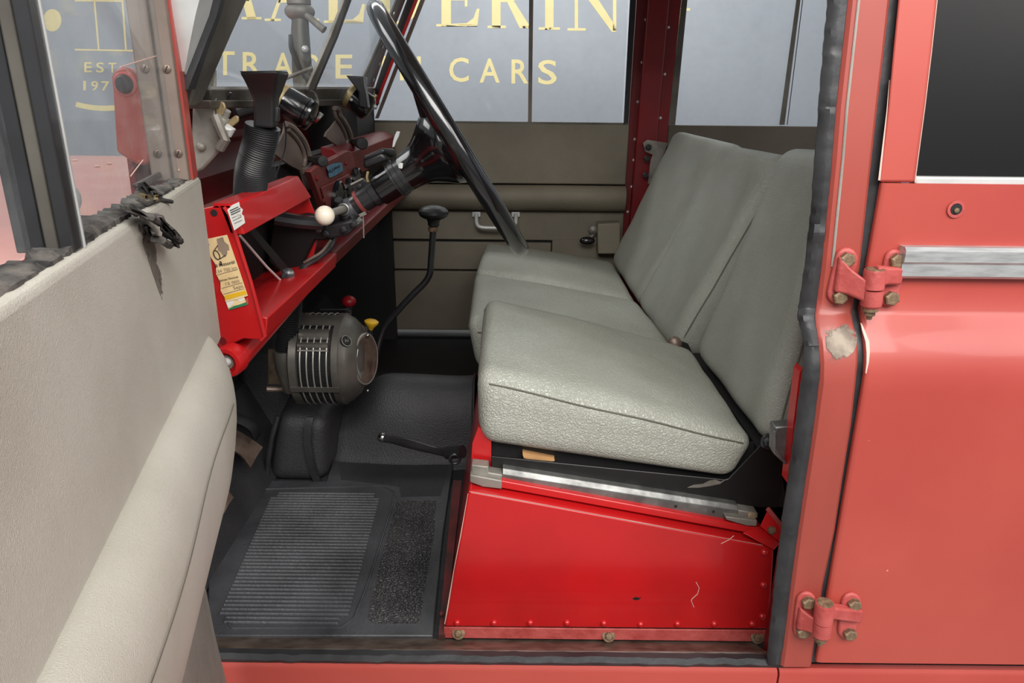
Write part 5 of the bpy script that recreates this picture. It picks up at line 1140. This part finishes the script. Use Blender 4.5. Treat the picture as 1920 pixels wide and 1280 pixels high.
# ================================================================== ventilator quadrants
def vent(label, X, edge, back, k0, k1, knobr, strap):
    t = thing('vent_quadrant', label, 'ventilator', P(*edge[-1], X=X))
    v = lambda p, d=0: P(p[0], p[1], X=X+d)
    MB().prism([v(p) for p in edge+back], (-.004, 0, 0)).build('quadrant', M['vent'], t)
    mid = [((p[0]), (p[1])) for p in edge]
    MB().tube(smoothcurve([v(p, .004) for p in mid], 3), .0052, 8).build('rim', M['vent'], t)
    MB().tube(smoothcurve([v((p[0]-8, p[1]+4), .003) for p in mid[1:-1]], 3), .0040, 8).build('rim', M['vent'], t)
    MB().tube(smoothcurve([v((p[0]-4, p[1]+2), .006) for p in mid[1:-1]], 3), .0018, 6).build('slot', M['dark'], t)
    MB().prism([v(p, .004) for p in strap], (-.003, 0, 0)).build('strap', M['vent'], t)
    a, b = v(k0, .006), P(*k1, X=X+.05); L_ = (b-a).length
    MB().lathe(a, b-a, [(0, .006*knobr), (L_*.3, .0062*knobr), (L_*.55, .0075*knobr), (L_*.85, .0105*knobr), (L_, .0112*knobr), (L_+.002, .0095*knobr), (L_+.0025, .0005)], 20).build('knob', M['plastic'], t)
vent('brownish vent flap quadrant with black knob near the red shelf', -.385,
     [(536, 232), (548, 238), (560, 250), (570, 264), (577, 280), (580, 296), (578, 310), (567, 321)], [(548, 312), (530, 300), (516, 288), (518, 278), (526, 262), (533, 248)], (579, 298), (605, 302), .9,
     ((564, 318), (577, 312), (582, 335), (586, 352), (576, 357), (570, 340)))
vent('farther vent flap quadrant with black knob beside the far dash', -.385,
     [(627, 203), (635, 205), (638, 216), (646, 228), (654, 243), (659, 258), (658, 272), (649, 283)], [(636, 275), (622, 266), (610, 256), (613, 248), (622, 238), (631, 226), (628, 214)], (660, 266), (679, 269), 1.2,
     ((647, 281), (656, 277), (658, 292), (662, 304), (656, 310), (651, 296)))
# ================================================================== bonnet spare wheel clamp seen through the windscreen
bc_ = thing('bonnet_clamp', 'grey upright clamp with slanting lever and hose seen through windscreen', 'clamp', P(565, 165, Y=.9))
CY = .95
def bq(x, y, d=0): return P(x, y, Y=CY+d)
MB().tube([bq(572, 170), bq(566, 120), bq(563, 60), bq(563, 34)], [.026, .022, .020, .018], 16).build('post', M['greyframe'], bc_)
MB().ball(bq(562, 22), .028, 20, (1.2, 1, .72)).build('joint', M['galv_dull'], bc_)
MB().lathe(bq(561, 12), (0, 0, 1), [(0, .02), (.004, .026), (.016, .026), (.018, .024), (.03, .024), (.032, .019), (.09, .019)], 24).build('cap', M['galv_dull'], bc_)
MB().tube([bq(574, 28, -.02), bq(608, 56, -.03)], [.0065, .0085], 12).build('lever', M['galv_dull'], bc_)
MB().tube(smoothcurve([bq(545, 66, -.01), bq(546, 90, -.02), bq(556, 115, -.03), bq(566, 135, -.03), bq(580, 150, -.03)], 5), .005, 8).build('hose', M['rubber'], bc_)
MB().ball(bq(572, 92, -.02), .008, 12).build('stop', M['silver'], bc_)
MB().tube([bq(500, 160, -.1), bq(540, 145, -.1), bq(586, 127, -.1)], .004, 8).build('wiper_blade', M['galv_dull'], bc_)
# ================================================================== near front door, swung open
H = V((-.348, .015, 0)); du = V((.236, -.972, 0)); dn = V((.972, .236, 0)); du.normalize(); dn.normalize()
nd = thing('near_front_door', 'open near front door with pale grey vinyl trim, padded armrest and sliding window', 'door', H)
def dp(s_, n_, z): return H+du*s_+dn*n_+V((0, 0, z))
def dpx(x, y, off=0): return PL(x, y, H+dn*off, dn)
def dsec(sec, s0, s1, nm, m, k=2, **kw):
    return MB().loft([[dp(s0+(s1-s0)*i/(k-1), n_, z) for n_, z in sec] for i in range(k)]).build(nm, m, nd, **kw)
ZT = .69
dsec([(0, ZT-.004), (-.003, ZT), (-.010, ZT), (-.010, .50), (.0, .50)], .001, .84, 'upper_trim', M['trim'], 2, bevel=.002)
dsec([(-.010, ZT-.002), (-.030, ZT-.002), (-.045, ZT-.06), (-.045, .38), (-.012, .38)], .002, .84, 'door_shell', M['red_ext'])
dsec([(-.046, .38), (-.06, .38), (-.06, -.08), (-.046, -.08)], .16, .84, 'door_shell', M['red_ext'])
# padded roll
rows = []
for i in range(40):
    t = i/39; s_ = .062+t*.78; e = max(0, 1-(s_-.062)/.16); k = math.sqrt(max(0, 1-e**2.2))
    lo = .515-.145*(.25+.75*k); wob = .0025*math.sin(s_*17)
    b = (.030*k+.0015)
    rows.append([dp(s_, -.012, .53), dp(s_, .001, .529), dp(s_, b*.45, .523), dp(s_, b*.8+wob, .508), dp(s_, b+wob, .482), dp(s_, b*.97+wob, .450-.01*(1-k)), dp(s_, b*.80, lo+.035), dp(s_, b*.40, lo+.012), dp(s_, -.012, lo), dp(s_, -.02, lo)])
MB().loft(rows).build('armrest_roll', M['trim'], nd, sharp=75, sub=1)
MB().tube([r_[4]+dn*.0004 for r_ in rows[5:]], .0004, 6).build('stitch_line', M['seam'], nd)
# lower trim, bulging out again below the armrest
rows = []
for i in range(16):
    s_ = .10+.74*i/15; e = max(0, 1-i/2.0)
    rows.append([dp(s_, -.03, .40), dp(s_, -.022, .36), dp(s_, -.030+.004*math.sin(s_*9), .32), dp(s_, -.024-.02*e, .27), dp(s_, -.016-.02*e, .22), dp(s_, -.014-.02*e, .16), dp(s_, -.02, -.06), dp(s_, -.045, -.06), dp(s_, -.045, .40)])
MB().loft(rows).build('lower_trim', M['dust_vinyl'], nd, sharp=60)
# window channel felt along the top
rows = []
for i in range(160):
    s_ = .02+.82*i/159; o = random.uniform(-.0025, .0025); thick = .35 if s_ < .12 else .8 if s_ < .30 else 1.1 if s_ < .42 else .6
    rows.append([dp(s_, -.005, ZT-.004), dp(s_, -.006+o*.5, ZT+.003*thick+o*.5), dp(s_, -.011, ZT+.004*thick-o), dp(s_, -.017-.008*thick+o, ZT+.005*thick-o), dp(s_, -.022-.006*thick, ZT-.004)])
MB().loft(rows).build('window_felt', M['rag'], nd)
# window frame: red stile, grey channel, centre bar
WZ = 1.22
dsec([(-.040, ZT), (-.002, ZT), (.016*.0-.002, WZ), (-.040, WZ)], .004, .032, 'window_stile', M['red_ext'])
MB().loft([[dp(.033, -.004, z), dp(.045, -.004, z), dp(.045, -.019, z), dp(.033, -.019, z)] for z in (ZT, WZ)]).build('window_channel', M['vent'], nd, bevel=.0015)
MB().loft([[dp(.033, -.0215, z), dp(.045, -.0215, z), dp(.045, -.040, z), dp(.033, -.040, z)] for z in (ZT, WZ)]).build('window_channel', M['vent'], nd, bevel=.0015)
MB().loft([[dp(.033, -.019, z), dp(.040, -.019, z), dp(.040, -.0215, z), dp(.033, -.0215, z)] for z in (ZT, WZ)]).build('channel_groove', M['rubber'], nd)
for z in (.718, .800, .90):
    for n_ in (-.011, -.031):
        sc_ = MB().lathe(dp(.045, n_, z), du, [(0, .0042), (.0015, .004), (.0024, .0022), (.0025, .0003)], 14).build('screw', M['steel'], nd)
        MB().box(dp(.0474, n_, z), (.0008, .0008, .006), Matrix.Rotation(.5, 3, 'Y')).build('screw_slot', M['dark'], sc_)
MB().loft([[dp(.398, -.004, z), dp(.414, -.004, z), dp(.414, -.012, z), dp(.398, -.012, z)] for z in (ZT, WZ)]).build('pane_bar', M['satin'], nd, bevel=.001)
MB().loft([[dp(.400, -.0125, z), dp(.412, -.0125, z), dp(.412, -.020, z), dp(.400, -.020, z)] for z in (ZT, WZ)]).build('pane_bar', M['greyframe'], nd, bevel=.001)
MB().loft([[dp(.402, -.0205, z), dp(.410, -.0205, z), dp(.410, -.036, z), dp(.402, -.036, z)] for z in (ZT, WZ)]).build('pane_bar', M['satin'], nd, bevel=.001)
MB().loft([[dp(.397, -.003, z), dp(.3985, -.003, z), dp(.3985, -.006, z), dp(.397, -.006, z)] for z in (ZT, WZ)]).build('bar_edge', M['silver'], nd)
MB().prism([dp(.045, -.014, ZT), dp(.40, -.014, ZT), dp(.40, -.014, WZ), dp(.045, -.014, WZ)], dn*-.003).build('window_pane', M['glass_dirty'], nd)
MB().prism([dp(.405, -.028, ZT), dp(.80, -.028, ZT), dp(.80, -.028, WZ), dp(.405, -.028, WZ)], dn*-.003).build('window_pane', M['glass_dirty'], nd)
MB().lathe(dpx(136, 372, -.027), dn, [(0, .007), (.003, .007), (.004, .005), (.0042, .0005)], 16).build('pane_button', M['silver'], nd)
# scratches on the glass
for a, b in (((225, 126), (293, 105)), ((268, 300), (245, 330)), ((352, 250), (335, 320)), ((352, 288), (362, 318))):
    MB().tube([dpx(*a, -.0125), dpx(*b, -.0125)], .0005, 5).build('glass_scratch', M['chip'], nd)
# dark smear below the torn felt
MB().prism([dpx(x, y, .0004) for x, y in ((258, 418), (274, 424), (288, 450), (300, 500), (312, 560), (304, 562), (286, 510), (266, 450))], dn*.0003).build('smear', M['smear'], nd)
# torn felt scraps
def crumple(t, nm, pts, wd, m):
    mb = MB(); g = []
    for i, (x, y, o) in enumerate(pts):
        g.append([dpx(x+random.uniform(-3, 3), y+j*wd+random.uniform(-3, 3), o+random.uniform(-.006, .006)) for j in (-1, -.4, .3, 1)])
    mb.sheet(g, dn*.002); return mb.build(nm, M[m], t, smooth=True, sharp=25)
tf_ = thing('torn_felt', 'frayed black window felt hanging over the open door trim', 'felt strip', dpx(270, 410, .0))
crumple(tf_, 'strip', [(228, 384, -.008), (240, 390, -.002), (256, 396, .004), (272, 404, .006), (288, 408, .010), (300, 412, .012), (312, 424, .014), (324, 438, .016), (336, 450, .018)], 5, 'rag')
crumple(tf_, 'strip', [(268, 424, .004), (278, 434, .006), (288, 446, .008), (298, 452, .010), (312, 456, .012), (330, 460, .016)], 5, 'rag')
crumple(tf_, 'flap', [(300, 420, .010), (312, 434, .012), (322, 440, .014), (330, 452, .016)], 11, 'rag')
for a, b in (((232, 386, -.004), (256, 400, .006)), ((262, 404, .006), (300, 418, .012)), ((286, 448, .01), (318, 460, .016)), ((306, 440, .012), (338, 452, .018))):
    MB().tube([dpx(*a), dpx((a[0]+b[0])/2+2, (a[1]+b[1])/2-4, (a[2]+b[2])/2+.004), dpx(*b)], .003, 7).build('cord', M['rag'], tf_)
t2 = thing('felt_tuft', 'frayed dark felt tuft on the door top beside the grey channel', 'felt strip', dpx(275, 365, -.01))
crumple(t2, 'tuft', [(256, 350, -.022), (266, 350, -.018), (276, 356, -.014), (288, 362, -.010), (302, 366, -.004)], 8, 'rag')
crumple(t2, 'tuft', [(258, 368, -.018), (270, 374, -.012), (284, 376, -.008), (294, 372, -.004)], 6, 'brass')
MB().tube([dpx(256, 372, -.01), dpx(276, 382, -.004), dpx(300, 374, -.002), dpx(322, 378, .003)], .002, 6).build('thread', M['rag'], t2)
MB().prism([dpx(x, y, -.03) for x, y in ((254, 346), (300, 322), (306, 330), (262, 358))], dn*-.003).build('grey_scrap', M['greyframe'], t2)
